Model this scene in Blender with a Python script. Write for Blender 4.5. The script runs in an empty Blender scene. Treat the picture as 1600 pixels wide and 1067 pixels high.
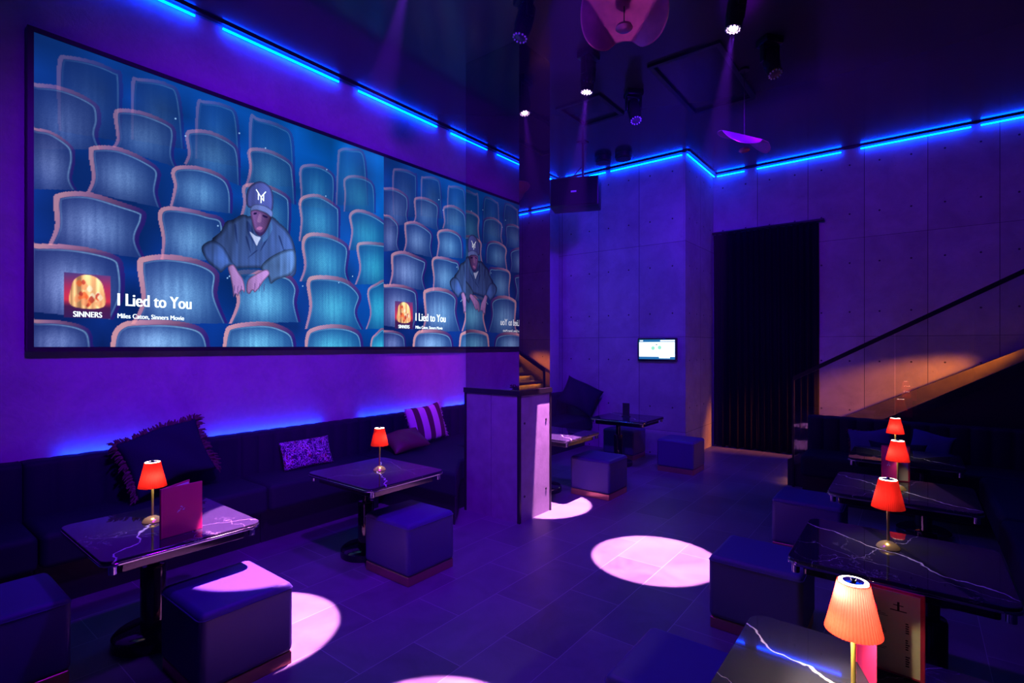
import bpy, bmesh, math, random
import numpy as np
from mathutils import Vector, Matrix
R = math.radians
PI = math.pi
random.seed(7)
rng = np.random.default_rng(7)
scene = bpy.context.scene
COL = scene.collection

# ------------------------------------------------------------------ camera
H = 1.75
cam_d = bpy.data.cameras.new('camera')
cam = bpy.data.objects.new('camera', cam_d)
COL.objects.link(cam)
cam_d.sensor_fit = 'HORIZONTAL'
cam_d.sensor_width = 36.0
cam_d.lens = 809.0 / 1600.0 * 36.0
cam_d.shift_y = 7.5 / 1600.0
cam_d.clip_start = 0.05
cam.location = (0, 0, H)
cam.rotation_euler = (R(90), 0, math.atan2(630, 809))
scene.camera = cam
scene.view_settings.view_transform = 'Standard'
scene.view_settings.look = 'None'
scene.view_settings.exposure = 0.0
scene.view_settings.gamma = 1.0
scene.view_settings.use_curve_mapping = False
scene.cycles.max_bounces = 8
scene.cycles.diffuse_bounces = 3
scene.cycles.glossy_bounces = 4
scene.cycles.transparent_max_bounces = 8
scene.cycles.sample_clamp_indirect = 4.0
scene.cycles.caustics_reflective = False
scene.cycles.caustics_refractive = False

# ------------------------------------------------------------------ light
world = bpy.data.worlds.new('world')
scene.world = world
world.use_nodes = True
world.node_tree.nodes['Background'].inputs[0].default_value = (0.02, 0.0, 0.12, 1)
world.node_tree.nodes['Background'].inputs[1].default_value = 0.3


def aim(o, target):
    d = Vector(target) - o.location
    o.rotation_euler = d.to_track_quat('-Z', 'Y').to_euler()


def lamp(name, kind, loc, target, energy, color, size=0.1, angle=60, blend=0.3, parent=None):
    d = bpy.data.lights.new(name, kind)
    d.energy = energy
    d.color = color
    if kind in ('SPOT', 'POINT'):
        d.shadow_soft_size = size
    if kind == 'SPOT':
        d.spot_size = R(angle)
        d.spot_blend = blend
    o = bpy.data.objects.new(name, d)
    COL.objects.link(o)
    o.location = loc
    if target is not None:
        aim(o, target)
    return o


VIOLET = (0.165, 0.0, 1.0)
DEEP = (0.08, 0.004, 1.0)
# violet fill spots added near the ceiling, standing in for unseen fixtures
lamp('wash_fill', 'SPOT', (-1.0, 1.0, 4.4), (-5.17, 3.7, 1.5), 1200, VIOLET, 0.12, 90, 0.95)
lamp('wash_fill', 'SPOT', (-2.5, 2.7, 4.4), (-5.17, 5.25, 1.3), 560, (0.52, 0.01, 1.0), 0.12, 32, 0.95)
lamp('wash_fill', 'SPOT', (-1.4, 4.6, 4.4), (-3.9, 8.1, 1.9), 760, DEEP, 0.12, 90, 0.9)
lamp('wash_fill', 'SPOT', (-1.2, 5.6, 4.4), (-0.2, 9.4, 2.6), 260, VIOLET, 0.12, 110, 0.9)
lamp('wash_fill', 'SPOT', (-2.2, 2.2, 4.5), (-2.1, 2.4, 0.0), 420, (0.13, 0.0, 1.0), 0.12, 110, 0.9)
SPOT_W = 11000
SCREEN_GAIN = 1.0

# ------------------------------------------------------------------ node helpers
class NT:
    def __init__(self, name):
        self.m = bpy.data.materials.new(name)
        self.m.use_nodes = True
        self.t = self.m.node_tree
        self.t.nodes.clear()
        self.out = self.t.nodes.new('ShaderNodeOutputMaterial')

    def n(self, typ, **kw):
        nd = self.t.nodes.new(typ)
        for k, v in kw.items():
            setattr(nd, k, v)
        return nd

    def link(self, a, b):
        self.t.links.new(a, b)

    def val(self, sock, v):
        if hasattr(v, 'is_linked') or isinstance(v, bpy.types.NodeSocket):
            self.link(v, sock)
        else:
            sock.default_value = v

    def math(self, op, a, b=0.0, c=None):
        nd = self.n('ShaderNodeMath', operation=op)
        self.val(nd.inputs[0], a)
        self.val(nd.inputs[1], b)
        if c is not None:
            self.val(nd.inputs[2], c)
        return nd.outputs[0]

    def coords(self, kind='Object'):
        return self.n('ShaderNodeTexCoord').outputs[kind]

    def sep(self, v):
        nd = self.n('ShaderNodeSeparateXYZ')
        self.link(v, nd.inputs[0])
        return nd.outputs

    def comb(self, x, y, z):
        nd = self.n('ShaderNodeCombineXYZ')
        for s, v in zip(nd.inputs, (x, y, z)):
            self.val(s, v)
        return nd.outputs[0]

    def noise(self, vec, scale, detail=4.0, rough=0.5, dist=0.0):
        nd = self.n('ShaderNodeTexNoise')
        self.link(vec, nd.inputs['Vector'])
        nd.inputs['Scale'].default_value = scale
        nd.inputs['Detail'].default_value = detail
        nd.inputs['Roughness'].default_value = rough
        nd.inputs['Distortion'].default_value = dist
        return nd.outputs['Fac']

    def ramp(self, fac, stops):
        nd = self.n('ShaderNodeValToRGB')
        self.link(fac, nd.inputs[0])
        e = nd.color_ramp.elements
        while len(e) < len(stops):
            e.new(0.5)
        for el, (p, c) in zip(e, stops):
            el.position = p
            el.color = (c[0], c[1], c[2], 1) if not isinstance(c, (int, float)) else (c, c, c, 1)
        return nd.outputs[0]

    def mix(self, fac, a, b):
        nd = self.n('ShaderNodeMix', data_type='RGBA')
        self.val(nd.inputs[0], fac)
        for s, v in ((nd.inputs[6], a), (nd.inputs[7], b)):
            if isinstance(v, tuple):
                s.default_value = (v[0], v[1], v[2], 1)
            else:
                self.link(v, s)
        return nd.outputs[2]

    def bump(self, h, strength=0.3, dist=0.01):
        nd = self.n('ShaderNodeBump')
        self.link(h, nd.inputs['Height'])
        nd.inputs['Strength'].default_value = strength
        nd.inputs['Distance'].default_value = dist
        return nd.outputs[0]

    def bsdf(self, color, rough=0.5, metal=0.0, normal=None, spec=0.5, **kw):
        p = self.n('ShaderNodeBsdfPrincipled')
        if isinstance(color, tuple):
            p.inputs['Base Color'].default_value = (*color, 1)
        else:
            self.link(color, p.inputs['Base Color'])
        self.val(p.inputs['Roughness'], rough)
        self.val(p.inputs['Metallic'], metal)
        p.inputs['Specular IOR Level'].default_value = spec
        if normal is not None:
            self.link(normal, p.inputs['Normal'])
        for k, v in kw.items():
            self.val(p.inputs[k.replace('_', ' ')], v)
        self.link(p.outputs[0], self.out.inputs[0])
        return p


def simple(name, color, rough=0.5, metal=0.0, spec=0.5, bump=0.0, bscale=60.0, vary=0.0):
    t = NT(name)
    co = t.coords()
    nz = t.noise(co, bscale, 4)
    c = color
    if vary:
        f = t.ramp(t.noise(co, 7.0, 5), [(0.3, 1 - vary), (0.7, 1.0)])
        c = t.mix(1.0, color, color)
        mx = t.n('ShaderNodeMix', data_type='RGBA', blend_type='MULTIPLY')
        mx.inputs[0].default_value = 1
        mx.inputs[6].default_value = (*color, 1)
        t.link(f, mx.inputs[7])
        c = mx.outputs[2]
    t.bsdf(c, rough, metal, t.bump(nz, bump, 0.004) if bump else None, spec)
    return t.m


def emit(name, color, strength):
    t = NT(name)
    e = t.n('ShaderNodeEmission')
    e.inputs[0].default_value = (*color, 1)
    e.inputs[1].default_value = strength
    t.link(e.outputs[0], t.out.inputs[0])
    return t.m


# ------------------------------------------------------------------ materials
def mat_plaster():
    t = NT('plaster')
    co = t.coords()
    a = t.noise(co, 1.6, 8, 0.6, 0.6)
    b = t.noise(co, 14, 6, 0.65, 1.2)
    h = t.math('ADD', t.math('MULTIPLY', a, 0.7), t.math('MULTIPLY', b, 0.3))
    col = t.ramp(h, [(0.3, (0.36, 0.35, 0.36)), (0.5, (0.46, 0.45, 0.46)), (0.7, (0.55, 0.54, 0.55))])
    t.bsdf(col, 0.85, 0, t.bump(h, 0.35, 0.03), 0.2)
    return t.m


def mat_concrete(axis, off, dx, z0=1.9, dz=1.5):
    """formwork panels: joints every dx along axis and dz in height, tie holes in each panel"""
    t = NT('formwork_concrete_' + axis)
    co = t.coords()
    s = t.sep(co)
    u = t.math('DIVIDE', t.math('SUBTRACT', s[0] if axis == 'x' else s[1], off), dx)
    v = t.math('DIVIDE', t.math('SUBTRACT', s[2], z0 - 10 * dz), dz)
    u = t.math('ADD', u, 40.0)
    fu, fv = t.math('FRACT', u), t.math('FRACT', v)
    du = t.math('MULTIPLY', t.math('MINIMUM', fu, t.math('SUBTRACT', 1.0, fu)), dx)
    dv = t.math('MULTIPLY', t.math('MINIMUM', fv, t.math('SUBTRACT', 1.0, fv)), dz)
    seam = t.math('LESS_THAN', t.math('MINIMUM', du, t.math('ADD', dv, 0.001)), 0.0035)
    hu = t.math('MULTIPLY', t.math('ABSOLUTE', t.math('SUBTRACT', t.math('ABSOLUTE', t.math('SUBTRACT', fu, 0.5)), 0.25)), dx)
    hv = t.math('MULTIPLY', t.math('ABSOLUTE', t.math('SUBTRACT', t.math('ABSOLUTE', t.math('SUBTRACT', fv, 0.5)), 0.25)), dz)
    hd = t.math('SQRT', t.math('ADD', t.math('MULTIPLY', hu, hu), t.math('MULTIPLY', hv, hv)))
    hole = t.math('LESS_THAN', hd, 0.013)
    dark = t.math('MAXIMUM', seam, hole)
    pid = t.n('ShaderNodeTexWhiteNoise', noise_dimensions='2D')
    t.link(t.comb(t.math('FLOOR', u), t.math('FLOOR', v), 0.0), pid.inputs['Vector'])
    nz = t.noise(co, 2.2, 8, 0.65, 0.4)
    pits = t.ramp(t.noise(co, 42, 3, 0.5), [(0.24, 0.55), (0.31, 1.0)])
    base = t.ramp(nz, [(0.3, (0.29, 0.29, 0.28)), (0.7, (0.43, 0.43, 0.42))])
    mx = t.n('ShaderNodeMix', data_type='RGBA', blend_type='MULTIPLY')
    mx.inputs[0].default_value = 0.8
    t.link(base, mx.inputs[6])
    t.link(pits, mx.inputs[7])
    mx2 = t.n('ShaderNodeMix', data_type='RGBA', blend_type='MULTIPLY')
    mx2.inputs[0].default_value = 1.0
    t.link(mx.outputs[2], mx2.inputs[6])
    t.link(t.ramp(pid.outputs[0], [(0.0, 0.82), (1.0, 1.0)]), mx2.inputs[7])
    col = t.mix(dark, mx2.outputs[2], (0.05, 0.05, 0.05))
    hgt = t.math('SUBTRACT', t.math('MULTIPLY', nz, 0.3), dark)
    t.bsdf(col, 0.8, 0, t.bump(hgt, 0.4, 0.006), 0.25)
    return t.m


def mat_floor():
    t = NT('slate_floor_tiles')
    co = t.coords()
    s = t.sep(co)
    rw, ln = 0.38, 0.76
    row = t.math('DIVIDE', t.math('ADD', s[0], 4.24 + 20 * rw), rw)
    fr = t.math('FRACT', row)
    rid = t.math('FLOOR', row)
    odd = t.math('MODULO', rid, 2.0)
    cy = t.math('ADD', t.math('DIVIDE', t.math('SUBTRACT', s[1], 2.44 - 20 * ln), ln), t.math('MULTIPLY', odd, 0.5))
    fc = t.math('FRACT', cy)
    d1 = t.math('MULTIPLY', t.math('MINIMUM', fr, t.math('SUBTRACT', 1.0, fr)), rw)
    d2 = t.math('MULTIPLY', t.math('MINIMUM', fc, t.math('SUBTRACT', 1.0, fc)), ln)
    g = t.math('LESS_THAN', t.math('MINIMUM', d1, d2), 0.0022)
    pid = t.n('ShaderNodeTexWhiteNoise', noise_dimensions='2D')
    t.link(t.comb(rid, t.math('FLOOR', cy), 0.0), pid.inputs['Vector'])
    nz = t.noise(co, 3.0, 8, 0.65, 0.8)
    base = t.ramp(t.math('ADD', t.math('MULTIPLY', nz, 0.75), t.math('MULTIPLY', pid.outputs[0], 0.25)),
                  [(0.3, (0.10, 0.10, 0.11)), (0.7, (0.19, 0.19, 0.20))])
    col = t.mix(g, base, (0.32, 0.32, 0.33))
    rg = t.ramp(nz, [(0.3, 0.34), (0.7, 0.5)])
    t.bsdf(col, rg, 0, t.bump(t.math('ADD', nz, t.math('MULTIPLY', g, -0.4)), 0.12, 0.006), 0.45)
    return t.m


def mat_marble():
    t = NT('black_marble')
    co = t.coords()
    oi = t.n('ShaderNodeObjectInfo').outputs['Random']
    off = t.comb(t.math('MULTIPLY', oi, 31.0), t.math('MULTIPLY', oi, 17.0), 0.0)
    va = t.n('ShaderNodeVectorMath', operation='ADD')
    t.link(co, va.inputs[0])
    t.link(off, va.inputs[1])
    p = va.outputs[0]
    s = t.sep(co)
    warp = t.math('MULTIPLY', t.math('SUBTRACT', t.noise(p, 4.0, 3, 0.5), 0.5), 0.22)
    fine = t.math('MULTIPLY', t.math('SUBTRACT', t.noise(p, 16, 4, 0.6), 0.5), 0.035)
    shift = t.math('MULTIPLY', t.math('SUBTRACT', oi, 0.5), 0.12)
    wob = t.math('ADD', t.math('ADD', warp, fine), shift)

    def vein(ky, kx, off, w0, w1, bright):
        ln = t.math('ABSOLUTE', t.math('ADD', t.math('ADD', t.math('MULTIPLY', s[1], ky), t.math('MULTIPLY', s[0], kx)), t.math('ADD', wob, off)))
        wid = t.math('ADD', w0, t.math('MULTIPLY', t.math('SUBTRACT', t.noise(p, 6.0, 3), 0.35), w1))
        return t.math('MULTIPLY', t.ramp(t.math('DIVIDE', ln, t.math('MAXIMUM', wid, 0.0008)), [(0.25, 1.0), (1.0, 0.0)]), bright)
    v1 = vein(1.0, 0.7, 0.0, 0.003, 0.022, 0.95)
    v3 = vein(0.5, -1.0, 0.10, 0.0012, 0.006, 0.5)
    v4 = vein(1.0, 0.3, -0.19, 0.001, 0.006, 0.45)
    ridge = t.math('ABSOLUTE', t.math('SUBTRACT', t.noise(p, 2.6, 7, 0.62, 0.6), 0.5))
    v2 = t.math('MULTIPLY', t.ramp(ridge, [(0.0, 0.25), (0.006, 0.0)]), t.ramp(t.noise(p, 1.7, 2), [(0.5, 0.0), (0.62, 1.0)]))
    veins = t.math('MAXIMUM', t.math('MAXIMUM', v1, v2), t.math('MAXIMUM', v3, v4))
    col = t.mix(veins, (0.022, 0.022, 0.034), (0.75, 0.74, 0.74))
    t.bsdf(col, 0.03, 0, None, 0.4)
    return t.m


def mat_shade(name, col, tr=0.85):
    t = NT(name)
    a = t.n('ShaderNodeBsdfDiffuse')
    b = t.n('ShaderNodeBsdfTranslucent')
    a.inputs[0].default_value = (*col, 1)
    b.inputs[0].default_value = (*col, 1)
    m = t.n('ShaderNodeMixShader')
    m.inputs[0].default_value = tr
    t.link(a.outputs[0], m.inputs[1])
    t.link(b.outputs[0], m.inputs[2])
    t.link(m.outputs[0], t.out.inputs[0])
    return t.m


def mat_glass():
    t = NT('clear_glass')
    a = t.n('ShaderNodeBsdfTransparent')
    a.inputs[0].default_value = (0.9, 0.92, 0.93, 1)
    b = t.n('ShaderNodeBsdfGlossy')
    b.inputs['Roughness'].default_value = 0.01
    f = t.n('ShaderNodeFresnel')
    f.inputs[0].default_value = 2.2
    m = t.n('ShaderNodeMixShader')
    front = t.math('SUBTRACT', 1.0, t.n('ShaderNodeNewGeometry').outputs['Backfacing'])
    t.link(t.math('MULTIPLY', f.outputs[0], front), m.inputs[0])
    t.link(a.outputs[0], m.inputs[1])
    t.link(b.outputs[0], m.inputs[2])
    t.link(m.outputs[0], t.out.inputs[0])
    return t.m


def mat_stripes():
    t = NT('striped_cotton')
    s = t.sep(t.coords())
    f = t.math('FRACT', t.math('ADD', t.math('DIVIDE', s[0], 0.19), 10.1))
    st = t.math('LESS_THAN', f, 0.45)
    w = t.noise(t.coords(), 90, 2)
    col = t.mix(st, (0.75, 0.68, 0.72), (0.12, 0.05, 0.07))
    t.bsdf(col, 0.9, 0, t.bump(w, 0.4, 0.004), 0.1)
    return t.m


def mat_pattern():
    t = NT('swirl_print_fabric')
    co = t.coords()
    n1 = t.noise(co, 12, 3, 0.5, 3.5)
    n2 = t.noise(co, 9, 2, 0.5, 2.0)
    a = t.math('LESS_THAN', t.math('ABSOLUTE', t.math('SUBTRACT', n1, 0.5)), 0.035)
    b = t.math('GREATER_THAN', n2, 0.56)
    base = t.mix(b, (0.05, 0.02, 0.10), (0.28, 0.05, 0.08))
    t.bsdf(t.mix(a, base, (0.8, 0.72, 0.8)), 0.8, 0, None, 0.2)
    return t.m


def mat_attr():
    t = NT('led_picture')
    at = t.n('ShaderNodeAttribute', attribute_name='picture')
    e = t.n('ShaderNodeEmission')
    t.link(at.outputs['Color'], e.inputs[0])
    e.inputs[1].default_value = 1.0
    t.link(e.outputs[0], t.out.inputs[0])
    return t.m


M = dict(
    plaster=mat_plaster(), conx=mat_concrete('x', -2.85, 0.748), cony=mat_concrete('y', 8.04, 0.7),
    conc_panel=simple('cement_board', (0.31, 0.30, 0.30), 0.75, 0, 0.3, 0.25, 40, 0.25),
    floor=mat_floor(), marble=mat_marble(),
    ceil=simple('glossy_black_ceiling', (0.045, 0.042, 0.06), 0.16, 0, 0.5),
    black=simple('black_paint', (0.012, 0.012, 0.014), 0.45),
    blackmetal=simple('black_metal', (0.02, 0.02, 0.022), 0.3, 0.6),
    gloss=simple('gloss_black', (0.01, 0.01, 0.012), 0.08, 0, 0.6),
    mirror=simple('smoked_mirror', (0.42, 0.36, 0.39), 0.01, 1.0),
    chrome=simple('chrome', (0.7, 0.7, 0.72), 0.12, 1.0),
    brass=simple('brass', (0.85, 0.62, 0.16), 0.22, 0.55),
    copper=simple('copper_kickplate', (0.75, 0.33, 0.22), 0.3, 0.9),
    leather=simple('navy_leather', (0.055, 0.038, 0.17), 0.5, 0, 0.35, 0.12, 180),
    velvet=simple('navy_upholstery', (0.009, 0.009, 0.026), 0.7, 0, 0.2, 0.15, 160),
    curtain=simple('black_satin', (0.004, 0.003, 0.003), 0.75, 0, 0.06),
    darkfab=simple('dark_navy_fabric', (0.014, 0.014, 0.04), 0.85, 0, 0.1, 0.3, 120),
    rufflefab=simple('maroon_fringe', (0.13, 0.05, 0.07), 0.85, 0, 0.1, 0.3, 90),
    brownlea=simple('brown_leather', (0.16, 0.06, 0.05), 0.45, 0, 0.4, 0.3, 30),
    bluefab=simple('blue_fabric', (0.06, 0.06, 0.24), 0.85, 0, 0.1, 0.2, 90),
    stripes=mat_stripes(), pattern=mat_pattern(),
    fringe=simple('pale_fringe', (0.7, 0.6, 0.65), 0.9),
    shade=mat_shade('red_lamp_shade', (0.22, 0.0052, 0.0042)),
    red=simple('crimson_cover', (0.6, 0.02, 0.13), 0.45, 0, 0.4, 0.1, 200),
    darkcover=simple('black_cover', (0.02, 0.018, 0.02), 0.5),
    paper=simple('menu_paper', (0.8, 0.77, 0.72), 0.7, 0, 0.2),
    ink=simple('black_ink', (0.01, 0.01, 0.012), 0.6),
    petal=simple('rose_metal', (0.9, 0.2, 0.5), 0.3, 0.6, 0.5, 0.15, 25, 0.35),
    glass=mat_glass(), lens=simple('lens_glass', (0.12, 0.1, 0.16), 0.05, 0.4),
    lit_lens=emit('lit_lens', (0.95, 0.6, 1.0), 30.0),
    led=emit('blue_led', (0.0, 0.03, 1.0), 90.0),
    amber=emit('amber_led', (1.0, 0.34, 0.02), 70.0),
    ring=emit('lamp_ring', (1.0, 0.8, 0.65), 9.0),
    white_led=emit('white_picture', (0.8, 0.92, 1.0), 1.6),
    wood=simple('black_stair_tread', (0.11, 0.095, 0.08), 0.5, 0, 0.4, 0.2, 50, 0.3),
    riser=simple('speckled_riser', (0.5, 0.43, 0.3), 0.7, 0, 0.3, 0.3, 120, 0.4),
    picture=mat_attr(),
)


# ------------------------------------------------------------------ geometry helpers
def rbox(bm, x0, x1, y0, y1, z0, z1, r=0.0, seg=2):
    g = bmesh.ops.create_cube(bm, size=1.0)
    vs = g['verts']
    for v in vs:
        v.co = Vector(((x0 + x1) / 2 + v.co.x * (x1 - x0), (y0 + y1) / 2 + v.co.y * (y1 - y0), (z0 + z1) / 2 + v.co.z * (z1 - z0)))
    if r > 0:
        es = list({e for v in vs for e in v.link_edges})
        bmesh.ops.bevel(bm, geom=es, offset=r, segments=seg, profile=0.5, affect='EDGES')
    return bm


def prism(bm, pts, z0, z1, r=0.0, seg=2):
    lo = [bm.verts.new((x, y, z0)) for x, y in pts]
    hi = [bm.verts.new((x, y, z1)) for x, y in pts]
    n = len(pts)
    fs = [bm.faces.new(lo[::-1]), bm.faces.new(hi)]
    for i in range(n):
        fs.append(bm.faces.new((lo[i], lo[(i + 1) % n], hi[(i + 1) % n], hi[i])))
    bmesh.ops.recalc_face_normals(bm, faces=fs)
    if r > 0:
        es = list({e for f in fs for e in f.edges})
        bmesh.ops.bevel(bm, geom=es, offset=r, segments=seg, profile=0.5, affect='EDGES')
    return bm


def lathe(bm, prof, seg=32, c=(0, 0, 0), ripple=0, amp=0.0):
    rings = []
    for r, z in prof:
        ring = []
        for i in range(seg):
            a = 2 * PI * i / seg
            rr = r * (1 + amp * math.cos(ripple * a)) if ripple else r
            ring.append(bm.verts.new((c[0] + rr * math.cos(a), c[1] + rr * math.sin(a), c[2] + z)))
        rings.append(ring)
    for a, b in zip(rings, rings[1:]):
        for i in range(seg):
            bm.faces.new((a[i], a[(i + 1) % seg], b[(i + 1) % seg], b[i]))
    return rings


def solid_lathe(bm, prof, seg=32, c=(0, 0, 0)):
    rs = lathe(bm, prof, seg, c)
    bm.faces.new(rs[0][::-1])
    bm.faces.new(rs[-1])
    return bm


def tube(bm, pts, r, seg=10):
    pts = [Vector(p) for p in pts]
    rings = []
    for i, p in enumerate(pts):
        t = (pts[min(i + 1, len(pts) - 1)] - pts[max(i - 1, 0)]).normalized()
        u = t.cross(Vector((0, 0, 1)))
        if u.length < 1e-4:
            u = Vector((1, 0, 0))
        u.normalize()
        w = t.cross(u)
        rings.append([bm.verts.new(p + r * (math.cos(2 * PI * k / seg) * u + math.sin(2 * PI * k / seg) * w)) for k in range(seg)])
    for a, b in zip(rings, rings[1:]):
        for k in range(seg):
            bm.faces.new((a[k], a[(k + 1) % seg], b[(k + 1) % seg], b[k]))
    bm.faces.new(rings[0][::-1])
    bm.faces.new(rings[-1])
    return bm


def rrect(x0, x1, y0, y1, r, n=5):
    out = []
    for cx, cy, a0 in ((x1 - r, y1 - r, 0), (x0 + r, y1 - r, 90), (x0 + r, y0 + r, 180), (x1 - r, y0 + r, 270)):
        for k in range(n + 1):
            a = R(a0 + 90 * k / n)
            out.append((cx + r * math.cos(a), cy + r * math.sin(a)))
    return out


def new():
    return bmesh.new()


def obj(name, bm, mat, parent=None, loc=None, rot=None, smooth=True, angle=40, wn=False):
    me = bpy.data.meshes.new(name)
    bmesh.ops.recalc_face_normals(bm, faces=bm.faces[:])
    bm.to_mesh(me)
    bm.free()
    o = mobj(name, me, mat, parent, loc, rot, smooth, angle)
    if wn:
        w = o.modifiers.new('even_shading', 'WEIGHTED_NORMAL')
        w.weight = 100
    return o


def mobj(name, me, mat, parent=None, loc=None, rot=None, smooth=True, angle=40):
    if not isinstance(mat, (list, tuple)):
        mat = [mat]
    for m in mat:
        me.materials.append(m)
    if smooth and len(me.polygons):
        me.polygons.foreach_set('use_smooth', [True] * len(me.polygons))
        me.set_sharp_from_angle(angle=R(angle))
    o = bpy.data.objects.new(name, me)
    COL.objects.link(o)
    if loc is not None:
        o.location = loc
    if rot is not None:
        o.rotation_euler = rot
    if parent is not None:
        o.parent = parent
    return o


def tag(o, label=None, cat=None, group=None, kind=None):
    if label:
        o['label'] = label
    if cat:
        o['category'] = cat
    if group:
        o['group'] = group
    if kind:
        o['kind'] = kind
    return o


def thing(name, label, cat, loc=(0, 0, 0), rotz=0.0, group=None):
    o = bpy.data.objects.new(name, None)
    COL.objects.link(o)
    o.empty_display_size = 0.1
    o.location = loc
    o.rotation_euler = (0, 0, rotz)
    return tag(o, label, cat, group)


def dup(src, loc, rotz=None, label=None, group=None):
    r = src.copy()
    COL.objects.link(r)
    r.location = loc
    if rotz is not None:
        r.rotation_euler = (0, 0, rotz)
    if label:
        r['label'] = label
    if group:
        r['group'] = group
    for ch in list(src.children):
        c = ch.copy()
        COL.objects.link(c)
        c.parent = r
        for g in ch.children:
            d = g.copy()
            COL.objects.link(d)
            d.parent = c
    return r


def text_mesh(s, size, offset=0.0, extrude=0.0, align='LEFT'):
    cu = bpy.data.curves.new('lettering', 'FONT')
    cu.body = s
    cu.size = size
    cu.offset = offset
    cu.extrude = extrude
    cu.align_x = align
    o = bpy.data.objects.new('lettering', cu)
    COL.objects.link(o)
    bpy.context.view_layer.update()
    me = bpy.data.meshes.new_from_object(o.evaluated_get(bpy.context.evaluated_depsgraph_get()))
    bpy.data.objects.remove(o)
    bpy.data.curves.remove(cu)
    me.name = 'lettering'
    return me


def fit_text(me, x0, x1, y0, y1):
    """scale a text mesh into the box x0..x1, y0..y1 of its own plane"""
    co = np.empty(len(me.vertices) * 3)
    me.vertices.foreach_get('co', co)
    co = co.reshape(-1, 3)
    lo, hi = co.min(0), co.max(0)
    co[:, 0] = x0 + (co[:, 0] - lo[0]) / (hi[0] - lo[0]) * (x1 - x0)
    co[:, 1] = y0 + (co[:, 1] - lo[1]) / (hi[1] - lo[1]) * (y1 - y0)
    me.vertices.foreach_set('co', co.ravel())
    return me

# ------------------------------------------------------------------ the room
CZ = 4.75


def struct(name, bm, mat):
    o = obj(name, bm, mat, smooth=False)
    o['kind'] = 'structure'
    return o


WX, FY, SX, FY2, RX = -5.17, 8.04, -2.83, 9.44, 1.15
struct('floor', rbox(new(), -5.3, 2.6, -2.7, 9.6, -0.1, 0.0), M['floor'])
struct('ceiling', rbox(new(), -5.3, 2.6, -2.7, 9.6, CZ + 0.03, CZ + 0.13), M['ceil'])
struct('wall_left', rbox(new(), WX - 0.12, WX, -2.7, FY + 0.1, -0.05, CZ + 0.06), M['plaster'])
struct('wall_far_left', rbox(new(), WX - 0.12, SX, FY, FY2 + 0.1, -0.05, CZ + 0.06), M['conx'])
o = struct('wall_far_side', rbox(new(), SX - 0.02, SX + 0.004, FY - 0.004, FY2, -0.05, CZ + 0.05), M['cony'])
struct('wall_far_right', rbox(new(), SX, 2.6, FY2, FY2 + 0.12, -0.05, CZ + 0.06), M['conx'])
struct('wall_right', rbox(new(), RX, RX + 0.12, -2.7, 7.25, -0.05, CZ + 0.06), M['black'])
struct('wall_right_stair', rbox(new(), 2.5, 2.62, 7.2, 9.6, -0.05, CZ + 0.06), M['plaster'])
struct('wall_right_return', rbox(new(), RX, 2.62, 7.13, 7.25, -0.05, CZ + 0.06), M['black'])
struct('wall_rear', rbox(new(), -5.3, RX + 0.1, -2.8, -2.68, -0.05, CZ + 0.06), M['black'])
# black shadow-gap trims where the ceiling meets the walls
struct('trim_1', rbox(new(), WX + 0.055, WX + 0.085, -2.6, FY - 0.04, CZ + 0.008, CZ + 0.03), M['black'])
struct('trim_2', rbox(new(), WX + 0.05, SX + 0.07, FY - 0.085, FY - 0.055, CZ + 0.008, CZ + 0.03), M['black'])
struct('trim_3', rbox(new(), SX + 0.055, SX + 0.085, FY - 0.05, FY2 - 0.045, CZ + 0.008, CZ + 0.03), M['black'])
struct('trim_4', rbox(new(), SX + 0.05, 2.45, FY2 - 0.085, FY2 - 0.055, CZ + 0.008, CZ + 0.03), M['black'])


def strip(x0, x1, y0, y1, z0, z1, label, group):
    cx, cy = (x0 + x1) / 2, (y0 + y1) / 2
    t = thing('led_strip', label, 'light strip', (cx, cy, z0), 0, group)
    obj('diode_tape', rbox(new(), x0 - cx, x1 - cx, y0 - cy, y1 - cy, 0, z1 - z0), M['led'], t, smooth=False)
    return t


G1 = 'blue strips along the ceiling edge'
for (a, b), w in zip(((-0.85, 0.4), (0.68, 1.93), (2.17, 3.41), (3.67, 4.93), (5.2, 6.45), (6.7, 7.95)),
                     ('nearest, above the top left of the screen', 'second along, above the left part of the screen', 'above the middle of the screen',
                      'above the right part of the screen', 'just before the mirrored column', 'behind the mirrored column')):
    strip(WX + 0.03, WX + 0.042, a, b, CZ - 0.022, CZ - 0.008, 'blue ceiling strip on the plaster wall, ' + w, G1)
for (a, b), w in zip(((-5.0, -4.2), (-4.1, -2.87)), ('above the loudspeaker', 'above the small wall television')):
    strip(a, b, FY - 0.042, FY - 0.03, CZ - 0.022, CZ - 0.008, 'blue ceiling strip on the concrete wall, ' + w, G1)
strip(SX + 0.03, SX + 0.042, FY - 0.02, FY2 - 0.05, CZ - 0.022, CZ - 0.008, 'blue ceiling strip on the short return wall beside the curtain', G1)
for (a, b), w in zip(((-2.75, -2.3), (-2.1, -0.9), (-0.65, 0.6), (0.7, 1.95)), ('above the curtain at the corner', 'above the right half of the curtain', 'above the foot of the stair', 'above the upper stair')):
    strip(a, b, FY2 - 0.042, FY2 - 0.03, CZ - 0.022, CZ - 0.008, 'blue ceiling strip on the far wall, ' + w, G1)
G2 = 'blue strips behind the left banquette'
for (a, b), w in zip(((1.0, 1.75), (2.05, 3.2), (3.7, 4.9), (5.1, 6.6)), ('behind the large fringed cushion', 'behind the swirl print cushion', 'behind the striped cushion', 'behind the mirrored column')):
    strip(WX + 0.036, WX + 0.046, a, b, 0.901, 0.909, 'blue glow strip on the banquette back, ' + w, G2)

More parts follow.
